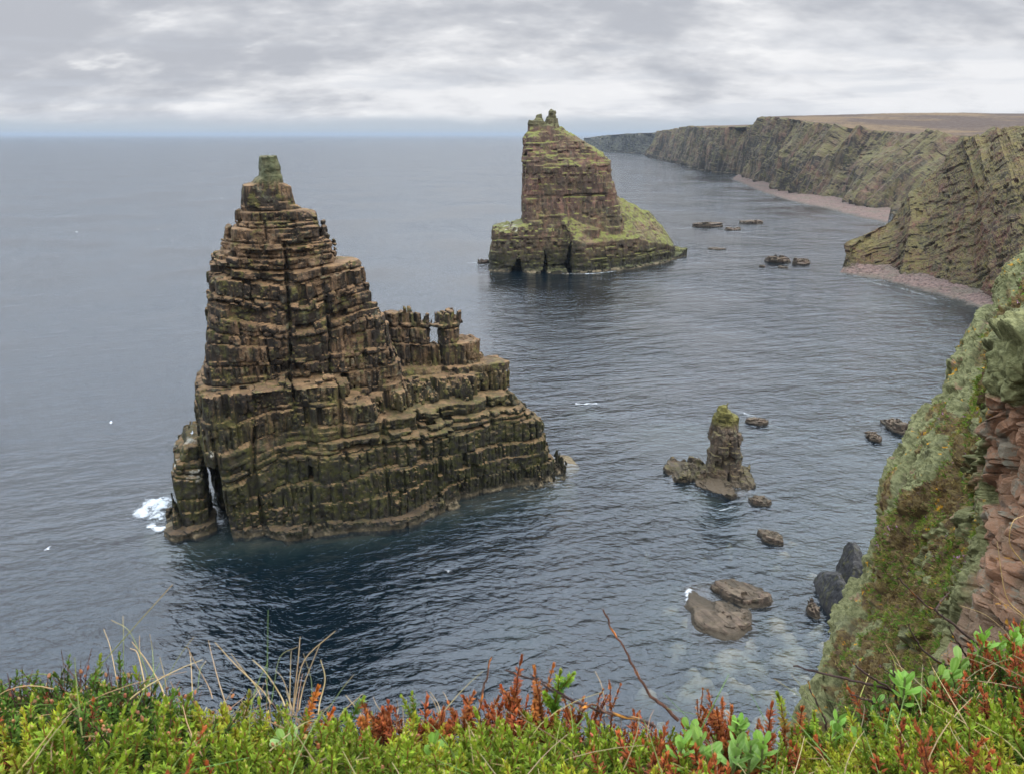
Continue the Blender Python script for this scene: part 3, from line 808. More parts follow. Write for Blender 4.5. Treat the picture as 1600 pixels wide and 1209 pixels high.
# ---- little pillar
PC = at_z(1128, 752)[:2] + np.array([0, 3.0])
PLx = prof_x([(1126,629),(1119,640),(1116,665),(1110,700),(1104,735),(1100,760)], PC[1])
PRx = prof_x([(1140,629),(1142,645),(1152,655),(1155,690),(1154,715),(1157,740),(1156,760)], PC[1])
def S3_pieces(x, y, z):
    xl = np.interp(z, *PLx); xr = np.interp(z, *PRx)
    th = np.interp(z, [0, 10, 14], [3.0, 2.4, 1.3])
    d = np.maximum(box2(x, y, xl, xr, PC[1] - th, PC[1] + th, 1.4), z - 14.2 + np.clip(PC[0] + 1 - x, 0, 2) * .3)
    pl = box2(x, y, PC[0] - 5.5, PC[0] + 6.0, PC[1] - 10.5 + np.abs(x - PC[0]) * .9, PC[1] + 3, 2.0)
    d = np.minimum(d, np.maximum(pl, z - .42 + (y - PC[1] + 4) * -.03 - .5 * fbm(x / 2, y / 2, x * 0, 3, 88)))
    r = box2(x, y, PC[0] - 9.5, PC[0] - 3, PC[1] - 3.5, PC[1] + 5.5, 2.0)
    return np.minimum(d, np.maximum(r, z - 1.5 + .2 * np.clip(PC[0] - 4 - x, -3, 9) - .8 * fbm(x / 1.5, y / 1.5, x * 0, 3, 89)))
beds3 = Beds(31, 20, .8, 3.6, 1.2, 3.6, dip=-.05, a_layer=.25, a_block=.8, crack=.25, wob=.8)
def S3_fine(x, y, z):
    off, ck, zq = beds3.ev(x, y, z)
    return S3_pieces(x + .9 * fbm(x / 2.5, y / 2.5, z / 4, 3, 3), y + .5 * fbm(x / 3, y / 3, z / 4, 2, 8), .35 * zq + .65 * z) - .85 * off + ck + .3 * fbm(x / .8, y / .8, z / .8, 3, 9)
V, F = voxel(S3_pieces, S3_fine, (PC[0] - 13, PC[1] - 15, -3), (PC[0] + 11, PC[1] + 9, 16), .14, 1.6)
V, F = keep_big(V, F, .01)
place('sea_stack', V, F, M['pillar'], attrs=bed_attrs(V, beds3, idt), label="short stubby rock pillar with yellow lichen cap rising from a flat rock ledge", category="sea stack", group="sea stacks standing in the bay")
print('pillar', len(V), round(time.time() - T0, 1))

# ---- skerries and boulders
def skerry(px0, py0, px1, py1, hgt, label, mat='skerry', seed=1, h=None, tilt=.12, depth=None, rot=0., name='rock', cat='rock', group='low rocks awash in the bay'):
    """px box of the waterline in the photo -> a low bedded rock"""
    a = at_z((px0 + px1) / 2, (py0 + py1) / 2); l = at_z(px0, (py0 + py1) / 2); r = at_z(px1, (py0 + py1) / 2)
    n = at_z((px0 + px1) / 2, py1); f = at_z((px0 + px1) / 2, py0)
    rx = np.linalg.norm(r - l) / 2; ry = depth / 2 if depth else max(abs(f[1] - n[1]) / 2, rx * .35)
    cx, cy = a[0], a[1]
    if h is None: h = max(.09, min(rx, ry) / 22)
    cr, sr = math.cos(rot), math.sin(rot)
    blk_ = mat == 'black_rock'
    e_ = min(hgt, rx)
    b = Beds(seed, 12, hgt * .2, hgt * .55, rx * .4, rx * 1.1, dip=tilt, dipw=tilt * .5, a_layer=e_ * .08, a_block=e_ * (.22 if blk_ else .24), crack=e_ * (.05 if blk_ else .06), wob=hgt * .2, cw=max(.1, e_ * .05))
    def base(x, y, z):
        u = ((x - cx) * cr + (y - cy) * sr); w = (-(x - cx) * sr + (y - cy) * cr)
        nz = fbm(x / (rx * .8), y / (rx * .8), z * 0 + seed, 4, seed)
        rad = np.sqrt((u / rx) ** 2 + (w / ry) ** 2) - .38 * nz
        top = hgt * ((.95 if blk_ else .75) + (.3 if blk_ else .8) * fbm(x / (rx * .5), y / (rx * .5), z * 0 + 9, 3, seed + 4)) - tilt * (w + .6 * u) - (hgt * .55 * np.clip(rad, 0, 1.5) ** 2.5 if blk_ else 0)
        return np.maximum((rad - 1 + .10 * z / hgt) * min(rx, ry), (z - top) * .8)
    if blk_:
        gp = np.random.default_rng(seed); pn = gp.normal(0, 1, (22, 3)); pn[:, 2] = np.abs(pn[:, 2]) * .8; pn /= np.linalg.norm(pn, axis=1, keepdims=True); pd = gp.uniform(.72, 1.0, 22)
        def base(x, y, z):
            u, w, v = (x - cx) / rx, (y - cy) / ry, z / hgt
            d = np.sqrt(u * u + w * w + v * v) - 1.02
            for nn, dd in zip(pn, pd): d = np.maximum(d, u * nn[0] + w * nn[1] + v * nn[2] - dd)
            return d * min(rx, ry, hgt) * .9
    def fine(x, y, z):
        if blk_: return base(x, y, z) + .16 * fbm(x / .9, y / .9, z / .9, 4, seed) + .25 * np.maximum(0, .12 - np.abs(vnoise(x / 1.6, y / 1.6, z / 2.2, seed + 3)))
        off, ck, zq = b.ev(x - cx, y - cy, z)
        return base(x, y, .7 * zq + .3 * z) - off + ck + hgt * .06 * fbm(x / (hgt * .4), y / (hgt * .4), z / (hgt * .4), 3, seed)
    V, F = voxel(base, fine, (cx - rx * 1.7, cy - ry * 1.7 - .5, -1.0), (cx + rx * 1.7, cy + ry * 1.7 + .5, hgt * 2.2), h, rx * .3)
    if len(V) == 0: return
    V, F = keep_big(V, F, .03)
    r_, k = b.ev(V[:, 0] - cx, V[:, 1] - cy, V[:, 2], ids=True)
    place(name, V, F, M[mat], base=(cx, cy, 0), attrs=dict(blk=r_, lay=_hash(k, k * 0, k * 0, 77)), label=label, category=cat, group=group)
SKERRIES = [(cx, cy) for cx, cy in ()]
sk = [
 (1068, 905, 1165, 992, .42, "broad flat pale brown rock slab awash below the pillar", 'skerry', 5, .1, None),
 (1118, 906, 1200, 950, 1.0, "reddish brown tilted rock hump on the far corner of the flat slab", 'skerry', 8, .16, None),
 (1112, 942, 1172, 986, .85, "brown rock hump on the near edge of the flat slab", 'skerry', 9, .12, None),
 (1186, 828, 1222, 852, .7, "small brown rock barely breaking water between pillar and flat slab", 'skerry', 14, .1, None),
 (1170, 776, 1202, 790, .7, "little brown rock just right of the pillar's ledge", 'skerry', 15, .1, None),
 (1166, 655, 1202, 665, .9, "low dark rock with foam behind the pillar", 'skerry', 16, .1, None),
 (1384, 656, 1418, 680, 1.9, "squarish pale rock in the water against the near cliff edge", 'skerry', 17, .12, None),
 (1356, 677, 1373, 692, 1.1, "small rock left of the squarish pale rock by the cliff", 'skerry', 18, .1, None),
 (1260, 946, 1280, 966, 1.1, "lone round brown boulder in the shallows beside the black boulders", 'skerry', 19, .05, None),
 (1082, 350, 1128, 358, 3.0, "long dark skerry, largest of the reef beyond the far stack", 'skerry', 20, .05, 14),
 (1132, 357, 1156, 362, 1.6, "short low skerry touching the right end of the long dark one", 'skerry', 21, .05, 9),
 (1155, 347, 1190, 351, 2.2, "farthest thin dark skerry, off the shingle cliffs", 'skerry', 22, .05, 14),
 (1106, 388, 1134, 391, .8, "faint low skerry alone between the far stack and the open reef", 'skerry', 23, .05, 8),
 (1198, 404, 1231, 414, 2.6, "humped brown skerry, bigger of the pair off the headland", 'skerry', 24, .08, 12),
 (1240, 408, 1266, 417, 2.2, "dark skerry nearest the headland beach, right of the humped one", 'skerry', 25, .08, 9),
 (1186, 415, 1196, 419, .8, "tiny rock left of the humped skerry", 'skerry', 26, .05, 5),
 (1215, 417, 1232, 420, .7, "tiny low rock in front of the humped skerry", 'skerry', 27, .05, 5),
 (745, 408, 764, 412, 1.2, "low rock at the left foot of the far stack", 'skerry', 28, .05, 9),
 (1284, 902, 1332, 990, 5.2, "big wet black boulder at the foot of the near cliff", 'black_rock', 33, .1, None),
 (1304, 895, 1350, 955, 8.0, "tall black rock leaning on the cliff above the wet boulder", 'black_rock', 35, .1, None),
 (1300, 985, 1330, 1010, 1.6, "small black boulder below the big wet one", 'black_rock', 36, .2, None),
]
for (a, b_, c, d_, hg, lab, mt, sd, ti, dep) in sk:
    skerry(a, b_, c, d_, hg, lab, mt, sd, tilt=ti, depth=dep, name='boulder' if mt == 'black_rock' or 'boulder' in lab else 'rock', cat='boulder' if mt == 'black_rock' or 'boulder' in lab else 'rock')
print('skerries', round(time.time() - T0, 1))
DIP = 0.0
# ------------------------------------------------------------------ far cliffs, headland, beaches
def strata_disp(P, s, zz, amp, seed, layer=3.0, blockw=8.0):
    b = Beds(seed, 420 if DIP else 110, layer * .5, layer * 1.5, blockw * .5, blockw * 1.5, dip=DIP, cw=layer * .15, a_layer=amp * .5, a_block=amp, crack=amp * .15, wob=layer * .6)
    off, ck, zq = b.ev(s, np.zeros_like(s), zz + (150 if DIP else 0))
    return off - ck, b
def cliff(name, rails, n, msub, amp, gully, gw, seed, mat, face=(0, 1), layer=3.0, blockw=8.0, even=True, flat_from=None, curve=False, ribk=.2, **props):
    G, tt = loft(rails, n, msub, even, curve)
    N = blur_rows(grid_normals(G), 6)
    if N[..., 2].mean() < 0 : N = -N
    s = np.concatenate([np.zeros((G.shape[0], 1)), np.cumsum(np.linalg.norm(np.diff(G, axis=1), axis=2), axis=1)], 1)
    s = s[[0]].repeat(len(G), 0)
    x, y, z = G[..., 0].ravel(), G[..., 1].ravel(), G[..., 2].ravel(); sr = s.ravel()
    T = tt[:, None].repeat(G.shape[1], 1).ravel()
    env = np.clip((T - face[0] + .15) / .2, .25, 1) * np.clip((face[1] + .02 - T) / .12, 0, 1)
    warp = 12 * fbm(sr / 40, z / 30, sr * 0, 3, seed)
    bu = 1 - np.abs(vnoise((sr + warp) / gw, z / (gw * 3), sr * 0 + 3, seed + 1))
    bu2 = 1 - np.abs(vnoise((sr + warp * .6) / (gw * .38), z / (gw * 1.6), sr * 0 + 8, seed + 2))
    rib = vnoise((sr + warp * .15) / (gw * .13), z / (gw * 1.4), sr * 0 + 5, seed + 6) + .6 * vnoise((sr + warp * .15) / (gw * .06), z / (gw * .7), sr * 0 + 5, seed + 7)
    d = gully * ribk * rib + gully * (bu - .6) + gully * .45 * (bu2 - .6) + gully * .5 * fbm(x / (gw * 1.2), y / (gw * 1.2), z / gw, 4, seed + 3)
    st, b = strata_disp(G, sr + warp * .1, z, amp, seed, layer, blockw)
    d = d + st + amp * .7 * fbm(x / (blockw * .6), y / (blockw * .6), z / (blockw * .6), 4, seed + 5)
    d = d * env
    G2 = G + N * d.reshape(G.shape[:2])[..., None]
    # moor and slope unevenness on the flat rows
    fl = (1 - env) * np.clip(T - face[1] + .1, 0, 1)
    G2[..., 2] += (fl * (1.6 * fbm(x / 60, y / 60, x * 0, 4, seed + 9) + .5 * fbm(x / 9, y / 9, x * 0, 3, seed + 10))).reshape(G.shape[:2])
    V = G2.reshape(-1, 3)
    k = np.searchsorted(b.b, z); r = _hash(np.floor(sr / blockw), k, k * 0, seed)
    return place(name, V, grid_faces(*G.shape[:2]), M[mat], base=(V[:, 0].mean(), V[:, 1].mean(), 0), attrs=dict(blk=r, lay=_hash(k, k * 0, k * 0, 77)), kind='structure', **props)

foot = [at_z(*p) for p in [(1012,246),(1030,249),(1060,256),(1085,263),(1105,268),(1130,270),(1150,272),(1163,278),(1185,287),(1210,298),(1250,308),(1300,316),(1340,325),(1372,331)]]
foot += [np.array([330, 560, 0.]), np.array([330, 470, 0.])]
for p in foot: p[2] = -1.0
topp = [(1030,205),(1050,203),(1082,198),(1105,200),(1125,199),(1150,198),(1180,196),(1190,184),(1222,184),(1262,190),(1320,199),(1390,206),(1450,210),(1500,212)]
top = []
for f_, p in zip(foot, topp):
    d = ray(*p); Yf = f_[1]
    # the crest stands back from the foot, further along the sight line of its own pixel
    q = at_y(p[0], p[1], Yf + 24); top.append(q)
top += [np.array([395, 560, 58.]), np.array([395, 470, 58.])]
top = np.array(top); foot = np.array(foot)
def inland(P, dist, dz):
    Q = P.copy(); tang = np.gradient(P[:, :2], axis=0); tang /= np.linalg.norm(tang, axis=1, keepdims=True)
    nrm = np.stack([-tang[:, 1], tang[:, 0]], 1)
    sgn = np.sign((nrm * np.array([.9, .4])).sum(1)); Q[:, :2] += nrm * sgn[:, None] * dist; Q[:, 2] += dz
    return Q
mid = foot * .45 + top * .55; mid[:, 2] = foot[:, 2] * .4 + top[:, 2] * .6
i1 = top + np.array([40, 22, 1.5]); i2 = top + np.array([330, 140, 9.]); i3 = top + np.array([1500, 700, 16.])
i2[:, 2] = np.maximum(i2[:, 2], 70); i3[:, 2] = 92
cliff('cliffs', [foot, mid, top, i1, i2, i3], 1700, [60, 50, 14, 30, 16], 0.6, 16.0, 44.0, 40, 'cliff', (0, 2), 3.0, 5.0, even=False)
# the last dark cliffs, far off
ff = np.array([at_z(*p) for p in [(905,233.5),(925,234.5),(940,236),(965,238),(990,239.5),(1010,241),(1040,243)]]); ff[:, 2] = -1
ft = np.array([at_y(p[0], p[1], f_[1] + 60) for f_, p in zip(ff, [(912,216),(928,214.5),(945,212),(968,210),(990,209),(1012,208),(1045,207)])])
cliff('cliffs', [ff, ft, ft + np.array([120, 160, 2.]), ft + np.array([900, 1400, 6.])], 420, [50, 8, 12], 3.0, 16.0, 70.0, 44, 'dark_cliff', (0, 1), 6.0, 18.0)
# islet on the horizon
isl = np.array([[x, 9500 + 0 * x, 0] for x in np.linspace(1080, 1760, 9)])
ih = isl.copy(); ih[:, 2] = [2, 40, 62, 74, 70, 78, 60, 40, 2]; ib = isl.copy(); ib[:, 1] += 500
ih[:, 1] += 200
cliff('distant_island', [isl, ih, ib], 160, [14, 10], 3.0, 8.0, 120.0, 46, 'cliff', (0, 1), 6.0, 30.0)

# headland: spur dropping to a shingle toe
hf = [at_z(*p) for p in [(1313,424),(1335,428),(1380,432),(1430,444),(1475,454),(1522,466),(1575,490)]]
hf = [np.array([166, 402, -1.])] + hf + [np.array([186, 262, -1.]), np.array([175, 215, -1.]), np.array([150, 150, -1.])]
hf = np.array(hf); hf[:, 2] = np.minimum(hf[:, 2], -.5); hf[3:10] += np.array([3, 3.5, 0.])
hr_px = [(1324,382,386),(1345,362,396),(1385,342,405),(1425,308,410),(1455,272,412),(1482,240,408),(1515,219,398),(1560,207,385),(1605,198,372)]
hr = [at_y(a, b_, c) for a, b_, c in hr_px]
ridge = np.array([[170, 402, 9.]] + list(hr) + [[262, 310, 64.], [250, 200, 66.]])
m_ = catmull(ridge, 60); f_ = catmull(hf, 60)
midr = f_ * .5 + m_ * .5; midr[:, 2] += np.interp(np.linspace(0, 1, 60), [0, .2, .6, 1], [0, 3, 9, 9])
back = m_ + np.array([60, 60, 0.]); back[:, 2] = np.interp(np.linspace(0, 1, 60), [0, .3, .6, .75, 1], [-3, -3, 25, 62, 68])
back2 = back + np.array([160, 120, 0.]); back2[:, 2] = np.interp(np.linspace(0, 1, 60), [0, .3, .6, 1], [-3, -3, 62, 70])
DIP = .3
HD = cliff('headland', [f_, midr, m_, back, back2], 900, [100, 100, 30, 14], .85, 5.0, 38.0, 52, 'headland', (-.3, 2.1), 1.5, 3.2, even=False, ribk=.05)

def beach(outer, inner, seed, hgt=2.6):
    o = np.array([at_z(*p) for p in outer]); i_ = np.array([at_z(*p) for p in inner])
    o[:, 2] = -1.2; i_[:, 2] = hgt
    i_ = i_ + (i_ - o) * np.array([.35, .35, .2])
    G, tt = loft([o, i_], 520, [44])
    x, y = G[..., 0], G[..., 1]
    G[..., 2] += .5 * fbm(x / 7, y / 7, x * 0, 4, seed) + .25 * fbm(x / 1.5, y / 1.5, x * 0, 2, seed + 2)
    G[..., 2] += .5 * np.maximum(0, vnoise(x / 1.1, y / 1.1, x * 0, seed + 5) - .35) * 2
    V = G.reshape(-1, 3)
    F = grid_faces(*G.shape[:2])
    place('shingle_beach', V, F, M['beach'], kind='structure')
beach([(1310,427),(1330,433),(1370,441),(1400,448),(1440,460),(1480,472),(1518,485),(1560,505)], [(1318,423),(1335,426),(1380,429),(1405,433),(1440,443),(1480,452),(1525,463),(1580,482)], 60)
beach([(1140,281),(1158,290),(1185,302),(1215,312),(1250,322),(1300,334),(1345,346),(1385,356)], [(1150,278),(1170,283),(1190,291),(1215,300),(1250,310),(1300,318),(1350,329),(1390,336)], 63, 3.0)
print('land', round(time.time() - T0, 1))

# ------------------------------------------------------------------ seabed and sea
sx = np.arange(-90, 200, .7); sy = np.arange(58, 330, .7)
X, Y = np.meshgrid(sx, sy)
xr, yr = X.ravel(), Y.ravel()
u1, w1 = to_uw(xr, yr)
d1 = box2(u1, w1, -11., 62., -3.5 - 4.0 * np.exp(-((u1 - 24) / 17) ** 2), 26., 6.)
shelf1 = -.45 - np.clip(d1, 0, 40) * .9 - np.clip(d1 - 1.5, 0, 40) * 2.5
def blob(px, py, r, dep, k=.35):
    c = at_z(px, py); d = np.hypot(xr - c[0], yr - c[1]) - r
    return dep - np.clip(d, 0, 60) * k
# the bay shoals towards the near cliff on the right
shoal = np.interp(xr + .12 * (yr - 100) * 0 - np.clip(yr - 120, 0, 300) * .42, [5, 18, 30, 45, 60], [-22, -7, -3.4, -2.2, -1.2])
bed = np.maximum.reduce([np.full_like(xr, -26.0), shelf1, shoal, blob(1125, 760, 7, -.9, .5), blob(1130, 950, 7, -.7, .4), blob(1060, 668, 6, -1.2, .3), blob(1185, 662, 5, -1.0, .3),
                         blob(1220, 838, 5, -1.0, .35), blob(1395, 690, 9, -1.0, .25), blob(915, 633, 2.5, -1.5, .5), blob(812, 955, 1.5, -2.0, .6)])
bed = bed + .9 * fbm(xr / 9, yr / 9, xr * 0, 4, 71) + .35 * fbm(xr / 2, yr / 2, xr * 0, 3, 72)
g = np.random.default_rng(5)
stone = np.zeros_like(xr)
spx = [(1140,1030,2.6),(1180,1040,2.2),(1150,1070,1.6),(1245,1020,2.4),(1230,1035,2.2),(1290,1015,1.6),(1110,1040,1.4),(1100,1065,2.2),(1075,1080,2.4),(1200,1085,1.8),(1260,1062,1.3),(1045,955,1.2),(1010,1080,1.8),(1215,985,1.5),(1270,990,1.6),(1130,1115,2.2),(1190,1130,2.2),(1255,1100,1.6),(1060,1010,1.3),(1160,1005,2.0),(1240,1080,1.2)]
for (a, b_, r) in spx + [(g.uniform(1010, 1330), g.uniform(850, 1180), g.uniform(.4, 1.3)) for _ in range(46)]:
    c = at_z(a, b_, -1.2)
    e = g.uniform(.6, 1.0); th = g.uniform(0, 3)
    dx, dy = xr - c[0], yr - c[1]
    uu = dx * math.cos(th) + dy * math.sin(th); vv = (-dx * math.sin(th) + dy * math.cos(th)) / e
    q = (uu / r) ** 2 + (vv / r) ** 2 + .5 * vnoise(xr / 1.2, yr / 1.2, xr * 0, int(a))
    top_ = -.4 - .7 * g.random()
    lift = np.clip(1.15 - q, 0, 1) ** .5
    bed = np.where(q < 1.15, np.maximum(bed, bed * (1 - lift) + top_ * lift), bed)
    stone = np.maximum(stone, np.clip(1.3 - q, 0, 1))
bed = np.minimum(bed, -.12)
V = np.stack([xr, yr, bed], 1)
place('seabed', V, grid_faces(*X.shape), M['seabed'], base=(0, 0, 0), attrs=dict(stone=stone), smooth=True, kind='structure')
def ring_sheet(name, z, mat, inner=None):
    r = 90000.0
    rows = np.concatenate([[-4000., -900, -300], np.linspace(-100, 700, 17), [1200, 2500, 6000, 20000, r]])
    cols = np.concatenate([[-r, -20000, -5000, -1500], np.linspace(-500, 700, 25), [1500, 5000, 20000, r]])
    Xs, Ys = np.meshgrid(cols, rows)
    V = np.stack([Xs.ravel(), Ys.ravel(), np.full(Xs.size, z)], 1)
    return place(name, V, grid_faces(*Xs.shape), mat, base=(0, 0, 0), kind='structure')
ring_sheet('seabed', -28.0, M['seabed'])
ring_sheet('sea', 0.0, M['sea'])

# surf around the rocks
def foam(pts, width, seed, closed=False, power=1.0):
    P = np.array([at_z(*p) for p in pts]); C = catmull(P, 90)
    tg = np.gradient(C[:, :2], axis=0); tg /= np.linalg.norm(tg, axis=1, keepdims=True) + 1e-9
    nr = np.stack([-tg[:, 1], tg[:, 0]], 1)
    k = np.linspace(-1, 1, 15)
    wv = width * (.7 + .5 * vnoise(np.arange(90) / 9., np.zeros(90), np.zeros(90), seed))
    G = np.zeros((15, 90, 3)); E = np.zeros((15, 90))
    for a, q in enumerate(k):
        G[a, :, :2] = C[:, :2] + nr * (q * wv * 1.5)[:, None]
        tap = np.clip(np.minimum(np.arange(90), 89 - np.arange(90)) / 14., 0, 1)
        E[a] = (1 - q * q) * tap * power
    x, y = G[..., 0], G[..., 1]
    G[..., 2] = .05 + E * .15 * (1 + vnoise(x / .7, y / .7, x * 0, seed + 1))
    return G.reshape(-1, 3), grid_faces(15, 90), E.ravel()
foams = [([(232,815),(222,800),(240,785),(262,778)], 2.2, 1.0), ([(225,812),(245,826),(280,824),(312,822),(345,820)], 1.3, 1.0), ([(262,770),(250,790),(245,805),(262,815)], 1.9, .95),
         ([(318,812),(335,808),(350,826)], 1.1, .9), ([(385,838),(480,833),(560,822),(640,812)], .45, .55),
         ([(893,630),(915,632),(940,630)], 1.6, .8), ([(1150,640),(1168,648),(1190,658),(1206,661)], 1.2, .75), ([(1078,915),(1074,935),(1082,958)], .8, .85),
         ([(1100,975),(1118,990),(1140,986)], 1.1, .9), ([(1102,795),(1125,798),(1160,786)], .5, .75), ([(1052,735),(1060,755),(1090,770)], .6, .6),
         ([(840,424),(880,428),(930,428),(985,421)], 2.0, .8), ([(758,418),(790,424),(815,427)], 1.2, .55), ([(1050,408),(1078,401),(1080,396)], 1.2, .6),
         ([(725,412),(745,411),(762,409)], 1.6, .8), ([(1318,430),(1370,444),(1410,452),(1450,464),(1500,480)], .9, .75), ([(1184,408),(1200,416),(1235,418)], 1.2, .5),
         ([(985,250),(1010,250),(1030,252)], 5.0, .8), ([(930,237),(950,238.5),(975,240)], 7.0, .7), ([(1380,690),(1395,684),(1410,690)], .6, .5), ([(1060,672),(1090,664),(1115,658)], 1.4, .42)]
gf = np.random.default_rng(9)
for _ in range(90):
    a, b_ = gf.uniform(0, 820), 212 + 230 * gf.random() ** 1.5
    wpx = gf.uniform(2, 9)
    foams.append(([(a, b_), (a + wpx * .5, b_ + gf.uniform(-.6, .6)), (a + wpx, b_ + gf.uniform(-.5, .5))], .5 + (440 - b_) * .006, gf.uniform(.55, .95)))
VV, FF, EE, nb = [], [], [], 0
for q, (p, wd, pw) in enumerate(foams):
    v, f, e = foam(p, wd, 90 + q, power=pw); VV.append(v); FF.append(f + nb); EE.append(e); nb += len(v)
place('sea_foam', np.concatenate(VV), np.concatenate(FF), M['foam'], base=(0, 0, 0), attrs=dict(edge=np.concatenate(EE)), smooth=True, kind='stuff', label="white surf foam washing round the rocks")
# whitecaps out at sea
print('sea', round(time.time() - T0, 1))
# ------------------------------------------------------------------ near cliff on the right
ys = np.array([350,410,480,545,600,660,730,790,860,930,1000,1060,1120,1220])
x1 = np.array([1690,1636,1598,1561,1526,1487,1450,1416,1396,1386,1362,1330,1306,1280])
Y1 = np.array([38,36,34,32,30,28.5,27,26,25,24,23,22,21,19.5])
x2 = x1 + np.array([60,60,62,62,66,72,80,90,92,90,92,92,92,92]); Y2 = Y1 * np.array([.86,.86,.85,.83,.83,.82,.82,.82,.82,.82,.82,.83,.84,.85])
x3 = np.array([1700,1670,1625,1580,1550,1548,1550,1545,1530,1508,1488,1468,1448,1425]); Y3 = np.array([26,24,21.5,18.5,17.6,17.4,17.2,17,16.6,16.2,15.8,15.4,15.2,15])
x4 = np.array([1790,1770,1740,1690,1660,1660,1660,1660,1650,1640,1625,1600,1580,1550]); Y4 = np.array([20,18,16,14.4,14.8,14.6,14.0,13.4,12.8,12.2,11.6,11,10.8,10.6])
x5 = x4 + 260; Y5 = Y4 * .72
def col(xs, Ys):
    P = [at_y(a, b, c) for a, b, c in zip(xs, ys, Ys)]
    P = [P[0] + np.array([4.5, 2.5, .2])] + P
    e = P[-1]; P.append(e + np.array([-.6, 1.2, -8.])); P.append(np.array([e[0] - 3, e[1] + 9, -1.]))
    return np.array(P)
c1, c2, c3, c4, c5 = col(x1, Y1), col(x2, Y2), col(x3, Y3), col(x4, Y4), col(x5, Y5)
c0 = c1 + np.array([5., 9., -.8]); c00 = c1 + np.array([22., 16., -1.]); 
NR, NC = 900, [24, 110, 150, 130, 110, 40]
rails = [catmull(c, NR) for c in (c00, c0, c1, c2, c3, c4, c5)]
R = np.array(rails)
rows = []
uu = []
for a in range(6):
    for f in np.arange(NC[a]) / NC[a]:
        p0 = R[a-1] if a > 0 else 2*R[0]-R[1]; p3 = R[a+2] if a < 5 else 2*R[6]-R[5]
        w_ = .5 * (2*R[a] + (R[a+1]-p0)*f + (2*p0-5*R[a]+4*R[a+1]-p3)*f*f + (3*R[a]-p0-3*R[a+1]+p3)*f**3)
        rows.append(w_); uu.append(a + f)
G = np.array(rows); U = np.array(uu)[:, None].repeat(NR, 1)
VR = np.linspace(0, len(c1) - 1, NR)[None].repeat(len(G), 0)
N = grid_normals(G)
if (N[..., 0].mean() > 0): N = -N
N = blur_rows(N, 20)
t1 = at_y(1430, 930, 19.5) - at_y(1500, 690, 22.5); t1 /= np.linalg.norm(t1)
bn = np.cross(t1, np.array([.55, .8, .1])); bn /= np.linalg.norm(bn)
x, y, z = [G[..., q].ravel() for q in range(3)]
bd = x * bn[0] + y * bn[1] + z * bn[2]
al = x * t1[0] + y * t1[1] + z * t1[2]
ur, vr = U.ravel(), VR.ravel()
wv = bd + .35 * fbm(x / 3, y / 3, z / 3, 3, 101)
k1 = np.floor(wv / .62); f1 = wv / .62 - k1
s1 = _hash(k1, np.floor(al / 3.1 + 3 * _hash(k1, k1 * 0, k1 * 0, 5)), k1 * 0, 102) - .5
k2 = np.floor(wv / .21); s2 = _hash(k2, np.floor(al / 1.1 + 5 * _hash(k2, k2 * 0, k2 * 0, 6)), k2 * 0, 103) - .5
edge = np.minimum(f1, 1 - f1)
soft = fbm(x / 5, y / 5, z / 5, 4, 104)
vegn = fbm(bd / .42, al / 2.0, x * 0, 3, 105) * 1.0 + .55 * fbm(x / 2.2, y / 2.2, z / 2.2, 3, 106) + .55 * fbm(x / .5, y / .5, z / .5, 3, 126) + .25 * np.exp(-((ur - 2.85) / .6) ** 2) + .20
inner = np.clip((ur - 1.35) / .7, .0, 1) ** .7 * np.clip((4.15 - ur) / .3, 0, 1)
veg = np.clip((vegn - .02) * 3.2, 0, 1) * inner
bare = np.clip((ur - 3.95 + .35 * fbm(x / 1.7, y / 1.7, z / 1.7, 4, 107)) * 3, 0, 1) * np.clip((vr + 1.1 * fbm(x / 1.2, y / 1.2, z / 1.2, 4, 143) - 4.7) / .5, 0, 1)
d = .55 * soft + (.55 * s1 + .26 * s2) * (1 - .8 * bare) - .32 * np.clip(1 - edge / .13, 0, 1) * (1 - .5 * veg)
d += (1 - bare) * (.06 * vnoise(x / .34, y / .34, z / .34, 108) + .08 * vnoise(x / .15, y / .15, z / .15, 109) + .07 * vnoise(x / .08, y / .08, z / .08, 110))
hb = lambda sc1, sc2, sd: _hash(np.floor((bd + .2 * vnoise(x, y, z, 117)) / sc1), np.floor((al + .5 * vnoise(x / .8, y / .8, z / .8, 118)) / sc2 + 7 * _hash(np.floor((bd + .2 * vnoise(x, y, z, 117)) / sc1), x * 0, x * 0, sd)), x * 0, sd) - .5
cc_ = np.cross(bn, t1); ct = x * cc_[0] + y * cc_[1] + z * cc_[2]
fbm_ = lambda k_: .25 * vnoise(x * k_, y * k_, z * k_, 171)
h1_, e1_ = facets(np.where(bare > .3, x / 1.1, bd / .75) + fbm_(1.3), np.where(bare > .3, y / 1.1, al / 1.5) + fbm_(1.7), np.where(bare > .3, z / .8, ct / 1.1), 151)
h2_, e2_ = facets(x / .42 + .3 * h1_, y / .42, z / .3, 161)
d += (.25 + .2 * bare) * (.75 * h1_) - (.25 + .75 * bare) * (.16 * np.clip(1 - e1_ / .08, 0, 1)) + (.3 + .7 * bare) * (.22 * h2_ - .06 * np.clip(1 - e2_ / .1, 0, 1))
d += bare * (.03 * fbm(x / .15, y / .15, z / .15, 3, 112))
d += .12 * veg * vnoise(x / .3, y / .3, z / .3, 113)
